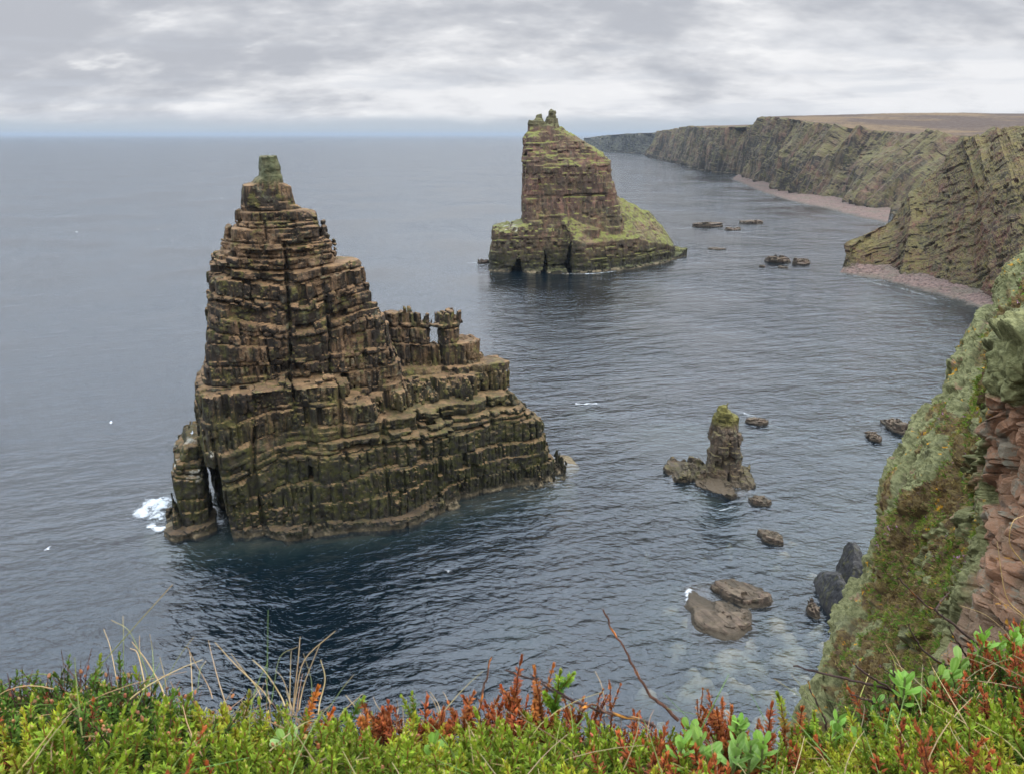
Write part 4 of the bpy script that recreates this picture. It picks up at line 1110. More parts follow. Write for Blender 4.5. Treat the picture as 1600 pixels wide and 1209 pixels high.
# the brow over the bare rock, and its grassy ledge
brow = np.exp(-((vr - 4.05) / .45) ** 2) * np.clip((ur - 3.7) / .4, 0, 1)
vv = vr + .5 * fbm(x / 1.4, y / 1.4, z / 1.4, 4, 141)
d += .5 * np.exp(-((vv - 4.1) / .7) ** 2) * np.clip((4.2 - vv) / .12, 0, 1) * np.clip((ur - 3.7) / .4, 0, 1)
ledge = np.exp(-((vr - 3.05) / .16) ** 2) * np.clip((ur - 3.4) / .4, 0, 1)
d += .28 * ledge
veg = np.maximum(veg, np.clip(ledge * 1.6 - .3, 0, 1))
fade = np.clip(ur / 1.0, .2, 1)
dd = d.reshape(G.shape[:2])
for _ in range(1):
    dd[1:-1, 1:-1] = (dd[1:-1, 1:-1] * 4 + dd[:-2, 1:-1] + dd[2:, 1:-1] + dd[1:-1, :-2] + dd[1:-1, 2:]) / 8
d = dd.ravel()
G2 = G + N * (d * fade).reshape(G.shape[:2])[..., None]
V = G2.reshape(-1, 3)
Fq = grid_faces(*G.shape[:2])
bedm = np.clip(1 - edge / .16, 0, 1) * (.4 + .6 * vnoise(x / 1.5, y / 1.5, z / 1.5, 114))
place('cliff_face', V, Fq, M['near_cliff'], base=(V[:, 0].mean(), V[:, 1].mean(), 0), attrs=dict(veg=veg, bare=bare, bed=np.clip(bedm, 0, 1)), smooth=False, kind='structure')
# grass, thrift and moss growing in the seams
def blades(P, Nn, ln, wd, color, g, nb, spread=.7, cj=.25):
    n = len(P); m = n * nb
    base = np.repeat(P, nb, 0) + g.normal(0, 1, (m, 3)) * np.repeat(ln, nb)[:, None] * .22
    up = np.repeat(Nn, nb, 0) * .7 + np.array([0, 0, .8]) + g.normal(0, spread, (m, 3))
    up /= np.linalg.norm(up, axis=1, keepdims=True)
    L = (np.repeat(ln, nb) * g.uniform(.6, 1.3, m))[:, None]
    side = np.cross(up, g.normal(0, 1, (m, 3))); side /= np.linalg.norm(side, axis=1, keepdims=True) + 1e-9
    W = (np.repeat(wd, nb))[:, None]
    bend = np.array([0, 0, -.25]) * L
    v = np.stack([base - side * W, base + side * W, base + up * L * .6 + side * W * .7, base + up * L + bend], 1).reshape(-1, 3)
    i = np.arange(m) * 4
    f = np.concatenate([np.stack([i, i + 1, i + 2], 1), np.stack([i, i + 2, i + 3], 1)])
    c = np.repeat(color, nb, 0) * (1 + cj * g.normal(0, 1, (m, 1)))
    return v, f, np.clip(np.repeat(c, 4, 0), .005, .9)
g = np.random.default_rng(77)
NN = grid_normals(G2); NN = blur_rows(NN if (NN * N).sum() > 0 else -NN, 3).reshape(-1, 3)
cand = np.nonzero((veg > .55) & (ur > 1.6) & (ur < 5.2) & (vr < 15))[0]
pick = g.choice(cand, min(17000, len(cand)), replace=False)
pal = np.array([[.20, .27, .035], [.25, .23, .05], [.13, .22, .03], [.30, .22, .08], [.16, .10, .045], [.24, .15, .055]])
sel = ((fbm(V[pick, 0] / .8, V[pick, 1] / .8, V[pick, 2] / .8, 2, 120) * 4 + 3 + g.normal(0, .7, len(pick))).astype(int)) % 6
bv, bf, bc = blades(V[pick], NN[pick], g.uniform(.06, .17, len(pick)), g.uniform(.006, .013, len(pick)), pal[sel], g, 9)
place('cliff_grass', bv, bf, M['tuft'], base=(0, 0, 0), cols=bc, kind='stuff', label="tufts of grass and moss growing in the seams of the lichen covered cliff")
# cushions of sea pink in flower
cand2 = g.choice(cand, 90, replace=False)
pv, pf, pc = blades(np.repeat(V[cand2], 5, 0) + g.normal(0, .08, (450, 3)), np.repeat(NN[cand2], 5, 0), np.full(450, .07), np.full(450, .016), np.tile([[.42, .22, .30]], (450, 1)), g, 3)
place('sea_pinks', pv, pf, M['tuft'], base=(0, 0, 0), cols=pc, kind='stuff', label="scattered pink thrift flowers on the cliff seams")
print('near cliff', round(time.time() - T0, 1))
# ------------------------------------------------------------------ clifftop underfoot
cpx = [-3000,-1400,-520,-220,0,100,250,330,450,560,700,850,950,1100,1200,1290,1350,1420,1500,1600,1800,2150,3000,4200]
cpy = [1110,1095,1085,1075,1062,1032,1060,1080,1098,1122,1120,1110,1118,1152,1150,1138,1110,1070,1030,985,915,830,760,740]
cYe = [1.3,1.2,1.15,1.12,1.10,1.12,1.10,1.10,1.10,1.10,1.10,1.10,1.10,1.08,1.08,1.10,1.16,1.24,1.34,1.46,1.7,2.1,2.4,2.6]
edge_ = np.array([at_y(a, b + 46, c) for a, b, c in zip(cpx, cpy, cYe)])
nearr = np.array([at_y(a, 1520, .50) for a in cpx]); nearr[:, 2] = np.minimum(nearr[:, 2], 61.36)
back = nearr + np.array([0, -3.0, .05]); back[:, 2] = 61.35
lip = edge_ + np.array([0, .10, -.10]); drop = edge_ + np.array([0, .35, -1.4]); low = edge_ + np.array([0, 1.5, -9.]); sea_ = edge_.copy(); sea_[:, 1] += 7; sea_[:, 2] = -1
# spread the lower rails sideways so the cliff under the lip is broad
dpx = np.linspace(cpx[0], cpx[-1], 900)
rl = [np.stack([np.interp(dpx, cpx, r_[:, q]) for q in range(3)], 1) for r_ in (back, nearr, edge_, lip, drop, low, sea_)]
gr_, gt_ = [], []
for a_, k_ in enumerate((30, 70, 14, 16, 16, 14)):
    for f_ in np.arange(k_) / k_: gr_.append(rl[a_] * (1 - f_) + rl[a_ + 1] * f_); gt_.append(a_ + f_)
GR, GT = np.array(gr_ + [rl[-1]]), np.array(gt_ + [6.0])
gx, gy = GR[..., 0], GR[..., 1]
m2 = np.clip(GT - 3, 0, 1)[:, None]
GR[..., 2] += .012 * fbm(gx / .12, gy / .12, gx * 0, 3, 201)
GR[..., 1] += m2 * .8 * fbm(gx / .9, GR[..., 2] / 1.5, gx * 0, 4, 203)
V = GR.reshape(-1, 3)
place('ground', V, grid_faces(*GR.shape[:2]), M['soil'], base=(0, 0, 61), kind='structure')
def ground_at(px, s):
    """point on the ground: px column coordinate, s = 0 near row .. 1 lip edge"""
    P = np.array([np.interp(px, cpx, edge_[:, q]) for q in range(3)]).T
    Q = np.array([np.interp(px, cpx, nearr[:, q]) for q in range(3)]).T
    s = np.asarray(s)[..., None]
    return Q * (1 - s) + P * s

# ------------------------------------------------------------------ plant parts
def tube(P, r, sides=5, cap=True):
    P = np.asarray(P, float); n = len(P); r = np.broadcast_to(r, n)
    tg = np.gradient(P, axis=0); tg /= np.linalg.norm(tg, axis=1, keepdims=True) + 1e-12
    ref = np.array([.3, .9, .2]); a = np.cross(tg, ref); a /= np.linalg.norm(a, axis=1, keepdims=True) + 1e-12
    b = np.cross(tg, a)
    th = np.arange(sides) * 2 * math.pi / sides
    V = P[:, None] + r[:, None, None] * (np.cos(th)[None, :, None] * a[:, None] + np.sin(th)[None, :, None] * b[:, None])
    V = V.reshape(-1, 3); F = []
    for i in range(n - 1):
        for j in range(sides):
            q = [i*sides+j, i*sides+(j+1)%sides, (i+1)*sides+(j+1)%sides, (i+1)*sides+j]
            F += [[q[0], q[1], q[2]], [q[0], q[2], q[3]]]
    return V, np.array(F)
def merge(parts):
    V, F, C, n = [], [], [], 0
    for v, f, c in parts:
        V.append(v); F.append(np.asarray(f) + n); C.append(np.broadcast_to(c, (len(v), 3))); n += len(v)
    return np.concatenate(V), np.concatenate(F), np.concatenate(C)
def stem_line(L, g, bend=.25, n=7):
    a = g.uniform(0, 6.28); t = np.linspace(0, 1, n)
    b = bend * g.uniform(.2, 1)
    P = np.zeros((n, 3)); P[:, 0] = L * b * np.cos(a) * t ** 2; P[:, 1] = L * b * np.sin(a) * t ** 2; P[:, 2] = L * t * (1 - .15 * b)
    P[:, :2] += g.normal(0, L * .012, (n, 2)); P[0, :2] = 0
    return P
def needles(P, g, n, ln, wd, cols, t0=.05, ang=(.7, 1.15)):
    """whorled needle leaves round a stem line; cols: function(t, g) -> rgb"""
    t = np.sort(g.uniform(t0, 1, n)); m = len(P) - 1
    i = np.clip((t * m).astype(int), 0, m - 1); f = (t * m - i)[:, None]
    p = P[i] * (1 - f) + P[i + 1] * f
    tg = P[i + 1] - P[i]; tg /= np.linalg.norm(tg, axis=1, keepdims=True)
    th = np.arange(n) * 2.39996 + g.normal(0, .25, n)
    a = np.cross(tg, [.2, .97, .1]); a /= np.linalg.norm(a, axis=1, keepdims=True); b = np.cross(tg, a)
    rad = a * np.cos(th)[:, None] + b * np.sin(th)[:, None]
    an = g.uniform(*ang, n) * np.where(t > .88, .45, 1.0)
    d = tg * np.cos(an)[:, None] + rad * np.sin(an)[:, None]
    s = np.cross(d, tg + .3 * rad); s /= np.linalg.norm(s, axis=1, keepdims=True) + 1e-9
    L = (ln * g.uniform(.75, 1.2, n) * np.interp(t, [0, .15, .8, 1], [.8, 1, .95, .6]))[:, None]
    W = wd * g.uniform(.8, 1.2, n)[:, None]
    mid = p + d * L * .5 + np.cross(s, d) * L * .06
    v = np.stack([p, mid - s * W, mid + s * W, p + d * L], 1).reshape(-1, 3)
    k = np.arange(n) * 4
    F = np.concatenate([np.stack([k, k + 1, k + 2], 1), np.stack([k + 1, k + 3, k + 2], 1)])
    c = np.array([cols(q, g) for q in t])
    return v, F, np.repeat(c, 4, 0)
def lerp(a, b, t): return np.array(a) * (1 - t) + np.array(b) * t
def jit(c, g, s=.15): return np.clip(np.array(c) * (1 + g.normal(0, s)) * (1 + g.normal(0, s * .4, 3)), .003, .9)
PAL = {
 'green': lambda t, g: jit(lerp((.055, .135, .010), (.26, .345, .026), t ** 1.9), g),
 'deep':  lambda t, g: jit(lerp((.03, .075, .012), (.10, .19, .02), t ** 2), g),
 'gold':  lambda t, g: jit(lerp((.16, .20, .02), (.40, .42, .03), t ** 1.5), g),
 'rust':  lambda t, g: jit(lerp((.24, .075, .018), (.37, .11, .028), t), g, .2),
 'orange':lambda t, g: jit(lerp((.42, .15, .02), (.50, .13, .018), t), g, .2),
 'half':  lambda t, g: jit(lerp((.26, .06, .016), (.24, .30, .03), np.clip(t * 2.2 - .8, 0, 1)), g, .2),
}
STEM = {'green': (.23, .11, .03), 'deep': (.10, .06, .03), 'gold': (.28, .14, .03), 'rust': (.14, .045, .02), 'orange': (.3, .1, .02), 'half': (.22, .07, .03)}
def shoot(kind, L, g, n=78, ln=.0095, wd=.0013, branches=0, bud=True):
    P = stem_line(L, g); v, f = tube(P, np.linspace(.0015, .0008, len(P)), 4)
    parts = [(v, f, np.array(STEM[kind]))]
    parts.append(needles(P, g, n, ln, wd, PAL[kind]))
    for b in range(branches):
        t = g.uniform(.25, .75); i = int(t * 6); a = g.uniform(0, 6.28); l = L * g.uniform(.25, .45)
        d = np.array([math.cos(a) * .6, math.sin(a) * .6, .75]); tt = np.linspace(0, 1, 5)[:, None]
        Q = P[i] + d * tt * l + np.array([0, 0, .25]) * tt ** 2 * l
        v, f = tube(Q, np.linspace(.0012, .0007, 5), 4); parts.append((v, f, np.array(STEM[kind])))
        parts.append(needles(Q, g, int(n * .5), ln * .9, wd, PAL[kind]))
    if bud and kind in ('green', 'deep', 'gold'):
        tip = P[-1]; th = np.arange(5) * 1.2566; r = .0017
        ring = np.stack([r * np.cos(th), r * np.sin(th), np.full(5, .002)], 1)
        V = np.concatenate([[[0, 0, -.001]], ring, [[0, 0, .0055]]]) + tip
        F = [[0, 1 + (j + 1) % 5, 1 + j] for j in range(5)] + [[6, 1 + j, 1 + (j + 1) % 5] for j in range(5)]
        parts.append((V, np.array(F), jit((.36, .26, .09), g)))
    return merge(parts)
def rotz(V, a): c, s = math.cos(a), math.sin(a); return V @ np.array([[c, s, 0], [-s, c, 0], [0, 0, 1]])
def tilted(V, tx, ty):
    d = np.array([tx, ty, 1.0]); d /= np.linalg.norm(d)
    a = np.array([1, 0, -d[0] / d[2]]); a /= np.linalg.norm(a); b = np.cross(d, a)
    return V @ np.stack([a, b, d])

# ------------------------------------------------------------------ the heath carpet
g = np.random.default_rng(21)
protos = {k: [shoot(k, g.uniform(.080, .112), g, n=n_, ln=.0135, wd=.0020) for _ in range(5)] for k, n_ in (('green', 84), ('deep', 60), ('gold', 84), ('rust', 60))}
VV, FF, CC, nb = [], [], [], 0
NS = 8600
px_ = np.where(g.random(NS) < .3, g.uniform(1250, 2100, NS), g.uniform(-450, 1650, NS))
px_[6500:7500] = g.uniform(-1700, -450, 1000); px_[7500:] = g.uniform(2100, 3100, 1100); s_ = g.uniform(.05, 1.03, NS) ** .8
pos = ground_at(px_, s_)
mixn = fbm(pos[:, 0] / .16, pos[:, 1] / .16, pos[:, 0] * 0, 3, 230)
mix2 = fbm(pos[:, 0] / .07, pos[:, 1] / .07, pos[:, 0] * 0, 2, 231)
for q in range(NS):
    left = px_[q] < 330 and s_[q] > .62 + .1 * mixn[q]
    kind = 'green'
    if left: kind = 'deep' if g.random() < .85 else 'green'
    elif mixn[q] > .22: kind = 'gold'
    elif mixn[q] < -.30: kind = 'deep'
    if px_[q] > 1000 and mix2[q] > (.30 if px_[q] < 1350 else .36) and s_[q] > .35: kind = 'rust'
    elif 560 < px_[q] < 1300 and s_[q] > .86 and mix2[q] > -.05: kind = 'rust'
    if g.random() < .035: kind = 'rust'
    # bare gap right of the heather hump, and a lawn edge with dead litter
    if 250 < px_[q] < 560 and s_[q] > .93 and g.random() < .65: continue
    v, f, c = protos[kind][g.integers(5)]
    sc_ = g.uniform(.6, 1.12) * (1.0 if left else 1.0)
    sc_ *= np.interp(s_[q], [.9, 1.03], [1.0, .75]) * (1 + .28 * mix2[q])
    w = tilted(rotz(v * sc_, g.uniform(0, 6.28)), g.normal(0, .32), g.normal(.12, .3)) + pos[q] - np.array([0, 0, .032])
    VV.append(w); FF.append(f + nb); CC.append(c * (1 + .14 * g.normal())); nb += len(v)
# seed heads of the heather hump
for q in range(300):
    px = g.uniform(-300, 330) if q < 220 else g.uniform(330, 1300); s = g.uniform(.6, 1.0)
    p = ground_at(np.array([px]), np.array([s]))[0] + np.array([0, 0, g.uniform(.025, .062)])
    th = np.arange(6) * 1.0472; r = g.uniform(.0016, .003); hL = r * g.uniform(2.0, 3.4)
    ring1 = np.stack([r * np.cos(th), r * np.sin(th), np.full(6, hL * .4)], 1); ring2 = ring1 * [.7, .7, 1] + [0, 0, hL * .6]
    V = np.concatenate([[[0, 0, 0]], ring1, ring2, [[0, 0, hL * 1.1]]])
    F = [[0, 1+(j+1)%6, 1+j] for j in range(6)] + [[1+j, 1+(j+1)%6, 7+(j+1)%6] for j in range(6)] + [[1+j, 7+(j+1)%6, 7+j] for j in range(6)] + [[13, 7+j, 7+(j+1)%6] for j in range(6)]
    V = tilted(V, g.normal(0, .5), g.normal(0, .5)) + p
    VV.append(V); FF.append(np.array(F) + nb); CC.append(np.tile(jit((.36, .17, .07), g, .3), (14, 1))); nb += 14
# straw blades caught in the heath
for q in range(330):
    p = ground_at(np.array([g.uniform(-300, 1900)]), np.array([g.uniform(.35, 1.0)]))[0] + np.array([0, 0, .03])
    L = g.uniform(.05, .14); a = g.uniform(0, 6.28); up_ = g.uniform(.1, 1.2); t = np.linspace(0, 1, 6)[:, None]
    d = np.array([math.cos(a), math.sin(a), up_]); d /= np.linalg.norm(d)
    P = p + d * t * L + np.array([g.normal(0, .25), g.normal(0, .25), -.25]) * t ** 2 * L
    v, f = tube(P, np.linspace(.0012, .0004, 6), 4)
    c = jit((.42, .33, .16), g, .2) if g.random() < .7 else jit((.16, .24, .06), g, .2)
    VV.append(v); FF.append(f + nb); CC.append(np.tile(c, (len(v), 1))); nb += len(v)
# dead stubs and straw litter along the lip
for q in range(520):
    px = g.uniform(-300, 700) if q < 400 else g.uniform(700, 1900); s = g.uniform(.88, 1.03)
    p = ground_at(np.array([px]), np.array([s]))[0]
    L = g.uniform(.02, .075); lean = g.normal(0, .35, 2); straw = 260 < px < 640 and g.random() < .7
    if straw: lean = g.normal(0, 1.6, 2); L *= 1.3
    d = np.array([lean[0], lean[1], 1.0]); d /= np.linalg.norm(d); t = np.linspace(0, 1, 4)[:, None]
    P = p + d * t * L + np.array([g.normal(0, .1), g.normal(0, .1), 0]) * t ** 2 * L
    v, f = tube(P, np.linspace(.0011, .0005, 4), 4)
    c = jit((.40, .28, .15), g, .2) if straw else jit((.11, .06, .045), g, .3)
    VV.append(v); FF.append(f + nb); CC.append(np.tile(c, (len(v), 1))); nb += len(v)
place('heath_carpet', np.concatenate(VV), np.concatenate(FF), M['leaf'], base=(0, 0, 61), cols=np.clip(np.concatenate(CC), .003, .9), kind='stuff', label="carpet of bright green crowberry and heather covering the clifftop edge")
print('carpet', nb, round(time.time() - T0, 1))

# ------------------------------------------------------------------ single plants along the edge
def edge_point(px, py, extra=0.0):
    """point above the lip on the sight line of (px,py)"""
    return at_y(px, py, float(np.interp(px, cpx, cYe)) + extra)
def stand(name, kind, V, F, C, mat, base, label, cat, group):
    o = place(name, np.asarray(V) + base, F, M[mat], base=base, cols=np.clip(C, .003, .9), label=label, category=cat, group=group)
    return o
GR_SH = "single heath shoots standing up along the cliff edge"
shoots = [
 (480,1066,1150,'orange',"short orange dead shoot just right of the straw coloured grass clump"),
 (500,1108,1160,'orange',"low orange dead shoot right of the straw grass clump, lower of the pair"),
 (567,1106,1160,'rust',"left one of the three rust tufts between grass clump and green hump"),
 (589,1104,1155,'rust',"middle one of the three rust tufts between grass clump and green hump"),
 (607,1108,1160,'rust',"right one of the three rust tufts between grass clump and green hump"),
 (738,1060,1165,'rust',"tall narrow rust spike left of the upright brown twig"),
 (715,1086,1150,'rust',"bushy rust shoot at the left edge of the rust thicket"),
 (698,1112,1165,'rust',"low rust shoot below the left edge of the rust thicket"),
 (690,1110,1165,'rust',"low rust shoot at the foot of the green hump"),
 (753,1086,1160,'rust',"rust shoot immediately behind the upright brown twig"),
 (775,1088,1160,'rust',"rust shoot just right of the upright brown twig"),
 (788,1090,1160,'rust',"rust shoot in the middle of the thicket, second from the twig"),
 (797,1080,1165,'orange',"orange shoot in the middle of the rust thicket"),
 (800,1022,1160,'rust',"tallest rust spike, standing above all others on the edge"),
 (822,1070,1165,'rust',"broad rust shoot at the foot of the tallest spike"),
 (838,1072,1160,'rust',"rust shoot between the tallest spike and the green sprig"),
 (849,1044,1140,'rust',"rust shoot directly behind the left side of the green sprig"),
 (897,1080,1150,'rust',"rust tuft right of the green sprig under the crossing twig"),
 (930,1075,1140,'rust',"rust tuft midway between the green sprig and the thin dark stem"),
 (960,1062,1130,'rust',"thin dark red stem standing apart right of the rust tufts"),
 (768,1138,1200,'orange',"golden orange dying shoot below the rust thicket in front"),
 (1088,1098,1170,'rust',"brown red stub with an orange scar left of the red bush"),
 (1120,1092,1170,'rust',"dark red shoot forming the left peak of the red bush"),
 (1130,1088,1180,'rust',"feathery red shoot forming the right peak of the red bush"),
 (1145,1110,1185,'rust',"low red shoot on the right flank of the red bush"),
 (1195,1106,1160,'rust',"small red shoot with a forked top right of the pale leaf cluster"),
 (1178,1124,1165,'rust',"stubby red shoot touching the pale leaf cluster"),
 (1241,1088,1160,'rust',"red side shoot leaning off the tall green and brown shoot"),
 (1225,1073,1165,'half',"tall half green half brown shoot above the shallows"),
 (1460,1056,1130,'rust',"red shoot crowning the dark twig tangle on the right"),
 (1392,1093,1150,'rust',"small red tuft at the left of the twig tangle"),
 (1405,1090,1150,'rust',"small red tuft second at the left of the twig tangle"),
 (1436,1082,1150,'half',"mixed green and red shoot within the twig tangle"),
 (1483,1120,1180,'rust',"fluffy red shoot below the twig tangle"),
 (1505,1106,1180,'rust',"red shoot rising between the pale leaves at right"),
 (1515,1064,1150,'rust',"long salmon red shoot leaning left over the broad leaves"),
 (1538,1070,1160,'rust',"salmon red shoot right beside the long leaning one"),
 (1560,1095,1170,'rust',"stout red shoot in the right corner group, left of the dark stem"),
 (1590,1080,1160,'rust',"red shoot in the right corner against the frame edge"),
 (1594,1048,1110,'rust',"small red tip high at the far right among the leaves"),
 (1362,1172,1215,'rust',"dark red shoot low at the bottom, left of the right corner bush"),
 (1408,1166,1215,'rust',"dark red shoot low at the bottom, beside the right corner bush"),
 (870,1040,1120,'green',"bright green sprig standing alone above the rust thicket"),
 (650,1092,1160,'green',"yellow green hump of shoots left of the rust thicket"),
 (550,1092,1150,'green',"pointed green shoot just left of the three rust tufts"),
 (526,1110,1165,'green',"green shoot leaning right in front of the grass clump"),
 (1270,1102,1170,'green',"dense dark green shoot right of the half brown one"),
 (1345,1112,1170,'gold',"pale pinkish yellow furry shoot among the leaves at right"),
 (695,1172,1209,'gold',"yellow spiky shoot in front below the green hump"),
 (1592,970,1020,'green',"green shoot at the far right top of the bank"),
]
for q, (px, py, pb, kind, lab) in enumerate(shoots):
    gg = np.random.default_rng(400 + q)
    ex = -.10 if py > 1130 else (-.04 if py > 1105 else -.01)
    tip = edge_point(px, py, ex); bs = edge_point(px + gg.normal(0, 5), pb + 25, ex)
    L = np.linalg.norm(tip - bs)
    br = 3 if 'bush' in lab or 'hump' in lab or 'sprig' in lab else (2 if 'broad' in lab or 'dense' in lab or 'feathery' in lab else gg.integers(0, 2))
    thin = 'thin' in lab or 'stub' in lab
    v, f, c = shoot(kind, L, gg, n=50 if thin else int(60 + (520 if kind in ('rust', 'orange') else 850) * L), ln=.007 if thin else .0125, wd=.0019, branches=br)
    d = (tip - bs) / L
    v = tilted(v, d[0] / max(d[2], .2), d[1] / max(d[2], .2))
    stand('heath_shoot', kind, v, f, c, 'leaf', bs, lab, 'heath shoot', GR_SH)

# broad leaved plants
def leaf_mesh(L, W, g, curl=.25, col=(.17, .30, .075), rim=(.34, .42, .20)):
    n = 8; t = np.linspace(0, 1, n); w = W * np.interp(t, [0, .2, .55, .8, .93, 1], [.16, .42, .92, 1.0, .68, .04]) * .5
    z = L * t; yy = -curl * L * t ** 2
    V, C = [], []
    for i in range(n):
        for s, dp in ((-1, .22), (-.5, .09), (0, 0), (.5, .09), (1, .22)):
            V.append([s * w[i], yy[i] - dp * w[i] + .02 * L * math.sin(5 * t[i] + s), z[i]])
            k = abs(s)
            C.append(lerp(lerp(col, rim, .5 if s == 0 else 0), rim, .65 * (k == 1)))
    F = []
    for i in range(n - 1):
        for j in range(4):
            a = i * 5 + j; F += [[a, a + 1, a + 6], [a, a + 6, a + 5]]
    return np.array(V), np.array(F), np.array(C)
def rosette(g, L, n, pale):
    parts = []
    for k in range(n):
        col = lerp((.13, .28, .02), (.22, .35, .075), pale) * g.uniform(.8, 1.25); rim = lerp((.26, .40, .06), (.38, .48, .19), pale)
        l = L * g.uniform(.65, 1.1) * (1 - .35 * k / n)
        v, f, c = leaf_mesh(l, l * g.uniform(.40, .52), g, g.uniform(.05, .35), col, rim)
        inc = .55 * (1 - k / n) + .08
        R_ = np.array([[1, 0, 0], [0, math.cos(inc), math.sin(inc)], [0, -math.sin(inc), math.cos(inc)]])
        v = v @ R_.T * np.array([1, -1, 1]) if False else v @ R_
        v = rotz(v, k * 2.39996 + g.normal(0, .2)) + [0, 0, .006 * k * L / .04]
        parts.append((v, f, c))
    P = np.stack([np.zeros(4), np.zeros(4), np.linspace(-.03, .006 * n * L / .04, 4)], 1)
    v, f = tube(P, np.linspace(.0026, .0018, 4), 5); parts.append((v, f, np.array([.2, .2, .08])))
    return merge(parts)
GR_LF = "fleshy leaved plants among the heath"
leafy = [
 (10,1112,.045,5,.6,"pale fleshy leaf pair at the far left edge"),(681,1150,.034,4,.2,"lone yellow green leaf bud below the green hump"),(703,1184,.038,5,.2,"bright green leaf bud at the bottom below the green hump"),
 (826,1176,.034,5,.7,"pale grey green leaf pair left of centre bottom"),(848,1166,.036,4,.7,"pale grey green leaf pair, upright one at centre bottom"),
 (452,1142,.030,3,.9,"greyish single leaf showing through the heath below the grass clump"),(632,1180,.022,3,.2,"small round green leaf right of the golden shoots"),
 (1080,1128,.026,3,.1,"small rounded green leaf left of the red stub"),(1090,1150,.036,5,.4,"green leaf cluster below the red stub"),(1108,1160,.034,4,.6,"pale leaf below the red bush's left side"),
 (1152,1108,.030,4,.3,"narrow upright leaf behind the red bush"),(1165,1124,.036,6,.5,"broad leaf rosette right of the red bush"),(1150,1150,.036,6,.8,"greyest leaf rosette at the foot of the red bush"),
 (1176,1150,.036,6,.7,"pale leaf rosette beside the greyest rosette"),(1196,1146,.032,5,.3,"green leaf rosette at the right end of the pale cluster"),(1062,1155,.034,4,.3,"leaf pair at the left end of the pale clusters"),
 (1306,1122,.036,6,.3,"leaf cluster on the lip where the shore cliff meets the heath"),(1322,1136,.036,6,.5,"leaf cluster just below the lip cluster"),(1370,1128,.042,7,.15,"big bright rosette behind the furry shoot"),
 (1388,1134,.036,6,.6,"pale rosette under the twig tangle"),(1364,1092,.028,4,.2,"small leaf pair at the left foot of the twigs"),(1420,1050,.034,6,.2,"leaf cluster at the top of the twig tangle"),
 (1455,1042,.036,7,.2,"bright cluster high in the middle of the right bank"),(1476,1040,.036,7,.3,"dark hearted cluster high on the right bank"),(1502,1036,.036,7,.4,"cluster high on the right bank above the salmon shoot"),
 (1488,1062,.034,6,.6,"pale cluster just below the dark hearted one"),(1440,1078,.032,5,.3,"cluster hidden behind the twig tangle"),(1505,1078,.034,6,.6,"pale cluster left of the salmon shoots"),
 (1522,1096,.036,6,.5,"cluster at the foot of the salmon shoots"),(1470,1098,.032,5,.4,"cluster below the red crowned twig tangle"),(1464,1156,.036,4,.3,"single big leaf below the fluffy red shoot"),
 (1540,982,.032,6,.1,"topmost cluster on the right bank against the cliff"),(1532,1008,.034,6,.25,"second cluster from the top of the right bank"),(1582,1008,.036,7,.5,"pale cluster at the frame edge, upper right bank"),
 (1562,1000,.034,6,.2,"bright cluster between the top two on the right bank"),(1572,1056,.044,7,.45,"largest pale rosette at the right frame edge"),(1594,1066,.042,6,.5,"large pale rosette cut by the right frame edge"),
 (1550,1046,.036,6,.3,"rosette left of the largest pale one"),(1406,1112,.032,5,.4,"small cluster in the lower twig tangle"),(1590,985,.030,5,.1,"cluster under the green shoot at far right"),
 (1345,1155,.036,5,.2,"yellow green cluster beneath the furry shoot"),(1530,1062,.034,6,.3,"cluster partly behind the salmon shoots"),
]
for q, (px, py, L, n, pale, lab) in enumerate(leafy):
    gg = np.random.default_rng(800 + q)
    ex = -.14 if py > 1140 else (-.05 if py > 1100 else 0.0)
    if px > 1380: ex -= .06
    if px > 1380: L = L * 1.15
    v, f, c = rosette(gg, L * 1.25, n + 3, pale)
    v = tilted(v, gg.normal(0, .15), gg.normal(-.1, .15))
    tip = edge_point(px, py, ex); bs = tip - np.array([0, 0, v[:, 2].max() * .85])
    stand('leafy_plant', 'leaf', v, f, c, 'broad', bs, lab, 'plant', GR_LF)

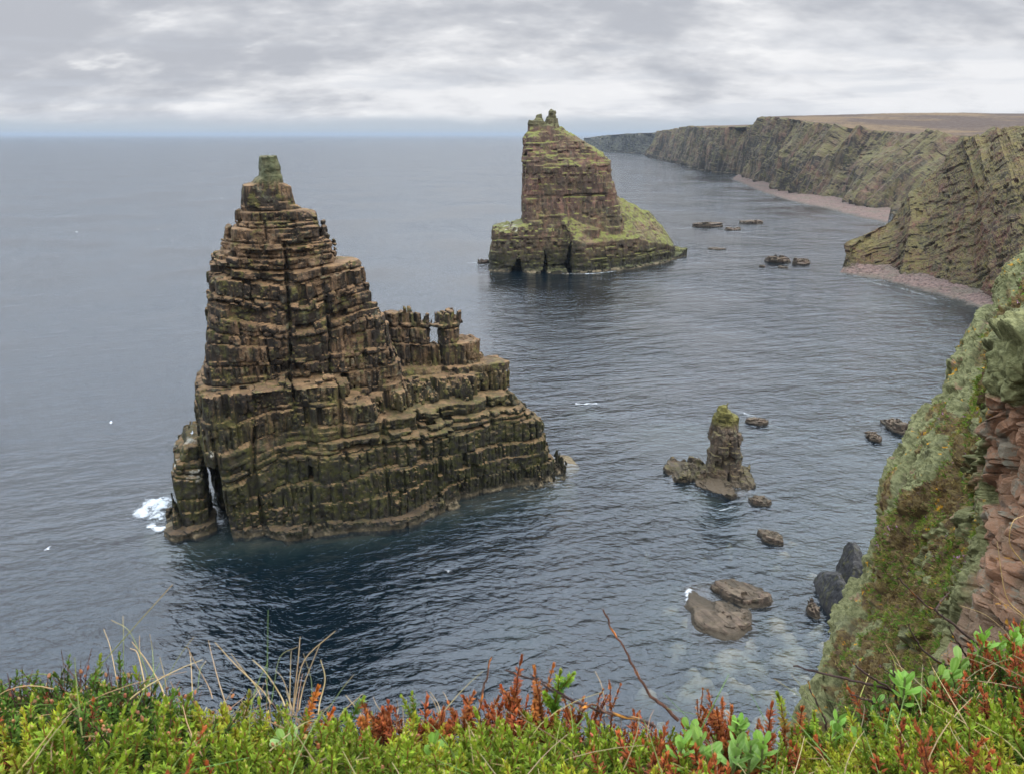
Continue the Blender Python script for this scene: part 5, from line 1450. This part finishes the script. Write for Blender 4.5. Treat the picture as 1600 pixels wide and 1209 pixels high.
# twigs
GR_TW = "bare dark twigs poking out of the heath"
twigs = [
 ([(1060,1125),(1040,1105),(1015,1085),(992,1045),(975,1010),(958,985),(942,950)], .0027, .05, "long curved brown twig rising alone over the water right of the rust thicket"),
 ([(1025,1135),(1000,1124),(950,1112),(905,1098),(872,1083),(838,1064),(790,1047)], .0026, -.02, "long dark twig lying across the rust thicket behind the green sprig"),
 ([(905,1098),(880,1085),(855,1068),(828,1053)], .0019, -.03, "shorter dark twig lying parallel beside the long crossing one"),
 ([(764,1215),(752,1170),(749,1120),(754,1080),(762,1050),(767,1024)], .0024, -.04, "upright brown twig with orange lichen among the rust shoots"),
 ([(1420,1095),(1390,1076),(1340,1064),(1290,1052),(1240,1039)], .0026, .02, "long dark twig reaching left over the shallows from the right bank"),
 ([(1600,1060),(1545,1020),(1490,975),(1462,955),(1440,938),(1405,903)], .0026, 0, "longest dark twig crossing the lichen cliff at upper right"),
 ([(1462,955),(1470,938),(1482,925)], .0018, 0, "short side spur on the longest dark twig"),
 ([(1530,1042),(1480,1038),(1450,1022),(1432,1000),(1419,974)], .0022, 0, "curved black twig below the longest one"),
 ([(1565,1062),(1520,1035),(1500,1008),(1482,978)], .0026, -.02, "orange lichened twig beneath the longest one"),
 ([(1558,1055),(1540,1030),(1510,1010),(1483,1000)], .0018, -.02, "thin twig in front of the orange lichened twig"),
 ([(1440,1200),(1418,1150),(1405,1110),(1398,1075),(1396,1042)], .0027, -.05, "upright dark twig at the left of the tangle"),
 ([(1470,1185),(1440,1140),(1420,1090),(1400,1060),(1378,1042)], .002, -.05, "thin upright twig leaning left in the tangle"),
 ([(1420,1135),(1385,1110),(1360,1095),(1330,1085)], .0022, -.02, "low dark twig pointing left at the base of the tangle"),
 ([(1540,1125),(1505,1100),(1480,1088),(1462,1075)], .0026, -.06, "stout dark twig under the salmon shoots"),
 ([(1300,1170),(1292,1140),(1285,1115),(1270,1085),(1262,1062)], .002, 0, "grey forked twig beside the furry shoot"),
 ([(1470,1150),(1476,1110),(1470,1080),(1462,1060)], .002, -.06, "dark stem carrying the red crown of the tangle"),
 ([(1395,1078),(1350,1050),(1330,1032)], .002, .02, "thin dark twig sloping up left over the lichen cliff"),
 ([(1600,1010),(1575,985),(1560,965)], .0022, 0, "short dark twig at the far right top"),
 ([(905,1110),(926,1100),(945,1112),(975,1122)], .002, -.03, "arched brown twig right of the crossing twigs"),
]
for q, (pts, r, ex, lab) in enumerate(twigs):
    gg = np.random.default_rng(900 + q)
    P = np.array([edge_point(a, b_, ex + .03 * i_ / len(pts)) for i_, (a, b_) in enumerate(pts)])
    C = catmull(P, 26); C += gg.normal(0, .0008, C.shape)
    rad = np.linspace(r, r * .42, 26) * (1 + .18 * np.abs(gg.normal(0, 1, 26)))
    v, f = tube(C, rad, 7)
    c = np.tile([(.055, .032, .026)], (len(v), 1)) * (1 + .3 * gg.normal(0, 1, (len(v), 1)))
    nz_ = np.repeat((vnoise(np.arange(26) / 1.7, np.zeros(26), np.zeros(26), 300 + q) > (.5 if 'orange' in lab or 'curved brown' in lab else .72)), 7)
    c = np.where(nz_[:, None] & (gg.random((len(v), 1)) < .45), np.array([.42, .17, .03]), c)
    if 'brown' in lab: c = c * np.array([1.9, 1.6, 1.2])
    bs = P[0]
    place('twig', v, f, M['bark'], base=bs, cols=np.clip(c, .01, .8), label=lab, category='twig', group=GR_TW)

# grass stalks
GR_GS = "grass stalks standing along the cliff edge"
straw, grn = (.46, .32, .15), (.13, .20, .05)
stalks = [
 ([(135,1065),(200,990),(270,912)], grn, 'd', "long green stalk with a straw tip slanting right, tallest at left"), ([(235,1068),(205,990),(174,968)], grn, 't', "bent stalk leaning left beside the tallest left one"),
 ([(182,1060),(172,1010),(162,982)], straw, 't', "thin straw stalk left of the leaning one"), ([(192,1060),(193,1000),(192,962)], grn, 't', "upright thin green stalk behind the heather hump"),
 ([(225,1062),(215,1020),(203,1012)], straw, 'd', "short straw stalk leaning left over the hump"), ([(232,1060),(219,1020),(218,992)], straw, 't', "upright pale stalk right of the hump"),
 ([(250,1068),(228,1030),(206,1002)], straw, 'd', "straw stalk crossing behind the upright pale one"), ([(258,1065),(280,1025),(303,994)], grn, 't', "green stalk slanting right behind the hump's right end"),
 ([(240,1050),(238,1015),(234,990)], grn, 't', "faint green stalk in the middle of the left stalks"), ([(325,1070),(305,1035),(293,1010)], straw, 't', "straw stalk left of the straw litter"),
 ([(310,1066),(313,1045),(322,1032)], grn, 't', "short green stalk among the straw litter"), ([(300,1068),(298,1030),(296,1018)], straw, 't', "short straw stalk among the left litter"),
 ([(410,1078),(372,1042),(336,1003)], straw, 'd', "thick straw stalk slanting left at the left of the grass clump"), ([(400,1072),(375,1040),(361,1020)], straw, 't', "thin straw stalk inside the thick slanting one"),
 ([(438,1085),(415,1050),(395,1030)], straw, 'd', "straw stalk slanting left in the clump's middle"), ([(452,1090),(442,1060),(430,1046)], straw, 't', "short straw stalk slanting left in the clump"),
 ([(417,1075),(418,1010),(419,952)], grn, 's', "straight dark green stalk, tallest upright of the clump"), ([(428,1072),(438,1025),(465,1010)], grn, 't', "green blade curving right in the clump"),
 ([(453,1082),(454,1040),(455,1016)], straw, 't', "upright straw stalk left of the clump's crossing pair"), ([(460,1085),(466,1030),(469,994)], straw, 'd', "tall upright straw stalk of the crossing pair"),
 ([(462,1088),(476,1030),(524,985)], straw, 'd', "straw stalk sweeping far right over the water"), ([(470,1090),(478,1060),(500,1005)], straw, 'd', "straw stalk leaning right under the sweeping one"),
 ([(487,1090),(486,1060),(474,1020)], grn, 't', "green blade bending left behind the orange shoot"), ([(500,1095),(508,1060),(501,1030)], straw, 'd', "curved straw stalk right of the orange shoot"),
 ([(515,1105),(535,1075),(553,1053)], grn, 't', "green stalk slanting right between clump and rust tufts"), ([(535,1112),(550,1098),(567,1083)], straw, 't', "short straw stalk slanting right before the rust tufts"),
 ([(562,1112),(548,1095),(540,1085)], straw, 't', "short straw stalk slanting left before the rust tufts"), ([(598,1115),(588,1100),(583,1088)], straw, 't', "tiny straw stalk behind the three rust tufts"),
 ([(620,1120),(622,1105),(620,1092)], straw, 't', "tiny upright straw stalk right of the three rust tufts"), ([(686,1115),(676,1092),(667,1084)], straw, 't', "pale stalk leaning left beside the green hump"),
 ([(690,1118),(684,1098),(672,1080)], straw, 't', "second pale stalk leaning left beside the green hump"), ([(705,1110),(698,1090),(692,1080)], straw, 't', "pale stalk between green hump and rust spike"),
 ([(945,1100),(940,1070),(930,1048)], straw, 't', "curved thin straw stalk above the right rust tufts"), ([(1095,1140),(1120,1090),(1139,1053)], grn, 's', "straight green stalk over the shallows left of the red bush"),
 ([(1207,1100),(1207,1090),(1206,1083)], grn, 't', "tiny green stalk left of the half brown shoot"), ([(1280,1110),(1255,1075),(1236,1053)], grn, 't', "green stalk slanting left over the shallows"),
 ([(1290,1115),(1240,1080),(1210,1060)], grn, 't', "long faint green stalk reaching left from the lip"), ([(1333,1118),(1345,1085),(1358,1052)], (.30, .36, .06), 'd', "bright yellow green blade slanting right before the lichen cliff"),
 ([(1405,1060),(1396,1030),(1383,1004)], (.30, .32, .06), 'd', "yellow green blade leaning left before the lichen cliff"), ([(1415,1062),(1402,1030),(1388,1010)], straw, 't', "straw blade behind the yellow green one"),
 ([(1460,1050),(1452,1030),(1446,1012)], (.40, .30, .05), 't', "short yellow blade on the right bank"), ([(1482,1045),(1481,1025),(1481,1012)], (.38, .34, .05), 't', "second short yellow blade on the right bank"),
 ([(1600,962),(1572,930),(1558,845)], (.50, .33, .10), 'd', "tall golden blade before the bare pink rock"), ([(1600,880),(1578,850),(1582,815),(1600,805)], (.50, .33, .10), 'd', "golden blade curling in a loop at the right frame edge"),
 ([(1600,965),(1560,935),(1530,910)], straw, 't', "straw blade slanting left under the golden blade"), ([(1570,985),(1540,960),(1500,945)], straw, 't', "thin pale blade reaching left over the cliff"),
 ([(0,1073),(60,1052),(110,1070),(130,1108)], grn, 'd', "green blade arching over the heather hump"), ([(63,1110),(68,1090),(73,1066)], straw, 'd', "short straw blade upright on the hump"),
 ([(200,1160),(175,1142),(153,1134)], straw, 'd', "thick straw stalk lying on the heath below the hump"), ([(215,1192),(185,1180),(160,1176),(140,1195)], straw, 'd', "bent straw stalk lying at the lower left"),
 ([(110,1158),(120,1138),(150,1122)], grn, 'd', "blue green blade lying below the hump"), ([(185,1160),(212,1130),(233,1102)], grn, 't', "blue green blade slanting right below the hump"),
]
for q, (pts, colr, ty, lab) in enumerate(stalks):
    gg = np.random.default_rng(1200 + q)
    ex = -.12 if pts[0][1] > 1130 else .0
    pts = [(pts[0][0] + (pts[0][0] - pts[1][0]) * .35, pts[0][1] + abs(pts[0][1] - pts[1][1]) * .35 + 8)] + pts if ex == 0 else pts
    P = np.array([edge_point(a, b_, ex + gg.normal(0, .01) + .02 * i_) for i_, (a, b_) in enumerate(pts)])
    C = catmull(P, 16)
    r = {'d': .00135, 't': .0008, 's': .001}[ty]
    v, f = tube(C, np.linspace(r, r * .45, 16), 5)
    t = np.repeat(np.linspace(0, 1, 16), 5)[:, None]
    tipc = np.array(straw) if ty != 's' else np.array(colr)
    c = np.array(colr) * (1 - t ** 3) + tipc * t ** 3
    place('grass_stalk', v, f, M['dry'], base=P[0], cols=np.clip(c * (1 + .1 * gg.normal()), .01, .8), label=lab, category='grass stalk', group=GR_GS)

# ------------------------------------------------------------------ gulls
def gull(loc, span, yaw, up, bank, label):
    n = 9; body = []
    xs = np.linspace(-.5, .5, n); rr = np.array([.012, .05, .08, .095, .09, .075, .05, .045, .012]) * 1.1
    P = np.stack([xs, xs * 0, .02 * np.cos(xs * 3)], 1); v, f = tube(P, rr, 8)
    parts = [(v, f, np.array([.78, .78, .76]))]
    for s in (-1, 1):
        pts = np.array([[.12, 0, .04], [.16, .28 * s, .04 + up * .16], [.10, .58 * s, .04 + up * .17], [-.10, 1.0 * s, .04 + up * .05]])
        ch = np.array([.24, .22, .16, .02])
        C = catmull(pts, 10); w = np.interp(np.linspace(0, 1, 10), [0, .33, .66, 1], ch)
        top_ = np.concatenate([C + np.stack([w * .4, w * 0, w * 0], 1), C - np.stack([w * .6, w * 0, w * 0], 1)]); th = np.array([0, 0, .014])
        V = np.concatenate([top_ + th, top_ - th])
        F = []
        for i in range(9):
            a, b_, c, d_ = i, i + 1, 10 + i + 1, 10 + i
            F += [[a, b_, c], [a, c, d_], [20 + a, 20 + c, 20 + b_], [20 + a, 20 + d_, 20 + c]]
            F += [[a, 20 + b_, b_], [a, 20 + a, 20 + b_], [d_, c, 20 + c], [d_, 20 + c, 20 + d_]]
        tcol = np.tile(np.concatenate([np.linspace(0, 1, 10)] * 4)[:, None], 1)
        cc = np.where(tcol > .85, np.array([[.06, .06, .06]]), np.array([[.55, .57, .6]]))
        parts.append((V, np.array(F), cc))
    bk, bf = tube(np.array([[.5, 0, .02], [.56, 0, .01], [.6, 0, -.005]]), [.02, .014, .003], 6); parts.append((bk, bf, np.array([.5, .33, .05])))
    V, F, C = merge(parts); V = V * span / 2.0
    c, s = math.cos(bank), math.sin(bank); V = V @ np.array([[1, 0, 0], [0, c, s], [0, -s, c]]); V = rotz(V, yaw)
    place('seagull', V + loc, F, M['bird'], base=loc, cols=C, label=label, category='seagull', group='gulls flying low over the sea')
gull(at_z(700, 892, 5.0), 1.35, 1.9, .8, .35, "white gull flying over the dark water in front of the tall stack")
gull(at_z(173, 660, 8.0), 1.5, .4, .5, .3, "gull gliding over the open sea left of the tall stack")
gull(at_z(75, 857, 6.0), 1.4, 2.6, .6, -.3, "gull flying low at the far left of the water")
gull(at_z(300, 176 + 500, 14.8) , 1.2, .2, .9, .5, "gull hovering by the outer foot of the tall stack")
print('foreground', round(time.time() - T0, 1), 'objects', len(bpy.data.objects))

# ------------------------------------------------------------------ sea air
def haze_box():
    m = bpy.data.materials.new('thin_sea_haze'); m.use_nodes = True; m.node_tree.nodes.clear(); t = NT(m.node_tree)
    out = t.node('ShaderNodeOutputMaterial'); pv = t.node('ShaderNodeVolumePrincipled')
    pv.inputs['Color'].default_value = (.42, .475, .54, 1); pv.inputs['Density'].default_value = .00005; pv.inputs['Anisotropy'].default_value = .2
    t.l.new(pv.outputs[0], out.inputs[1])
    r = 95000.0; z0, z1 = -30.0, 110.0
    V = np.array([[x, y, z] for z in (z0, z1) for y in (-r, r) for x in (-r, r)])
    F = np.array([[0, 2, 3, 1], [4, 5, 7, 6], [0, 1, 5, 4], [2, 6, 7, 3], [0, 4, 6, 2], [1, 3, 7, 5]])
    place('haze', V, F, m, base=(0, 0, 0), kind='stuff', label="thin pale sea haze")
haze_box()
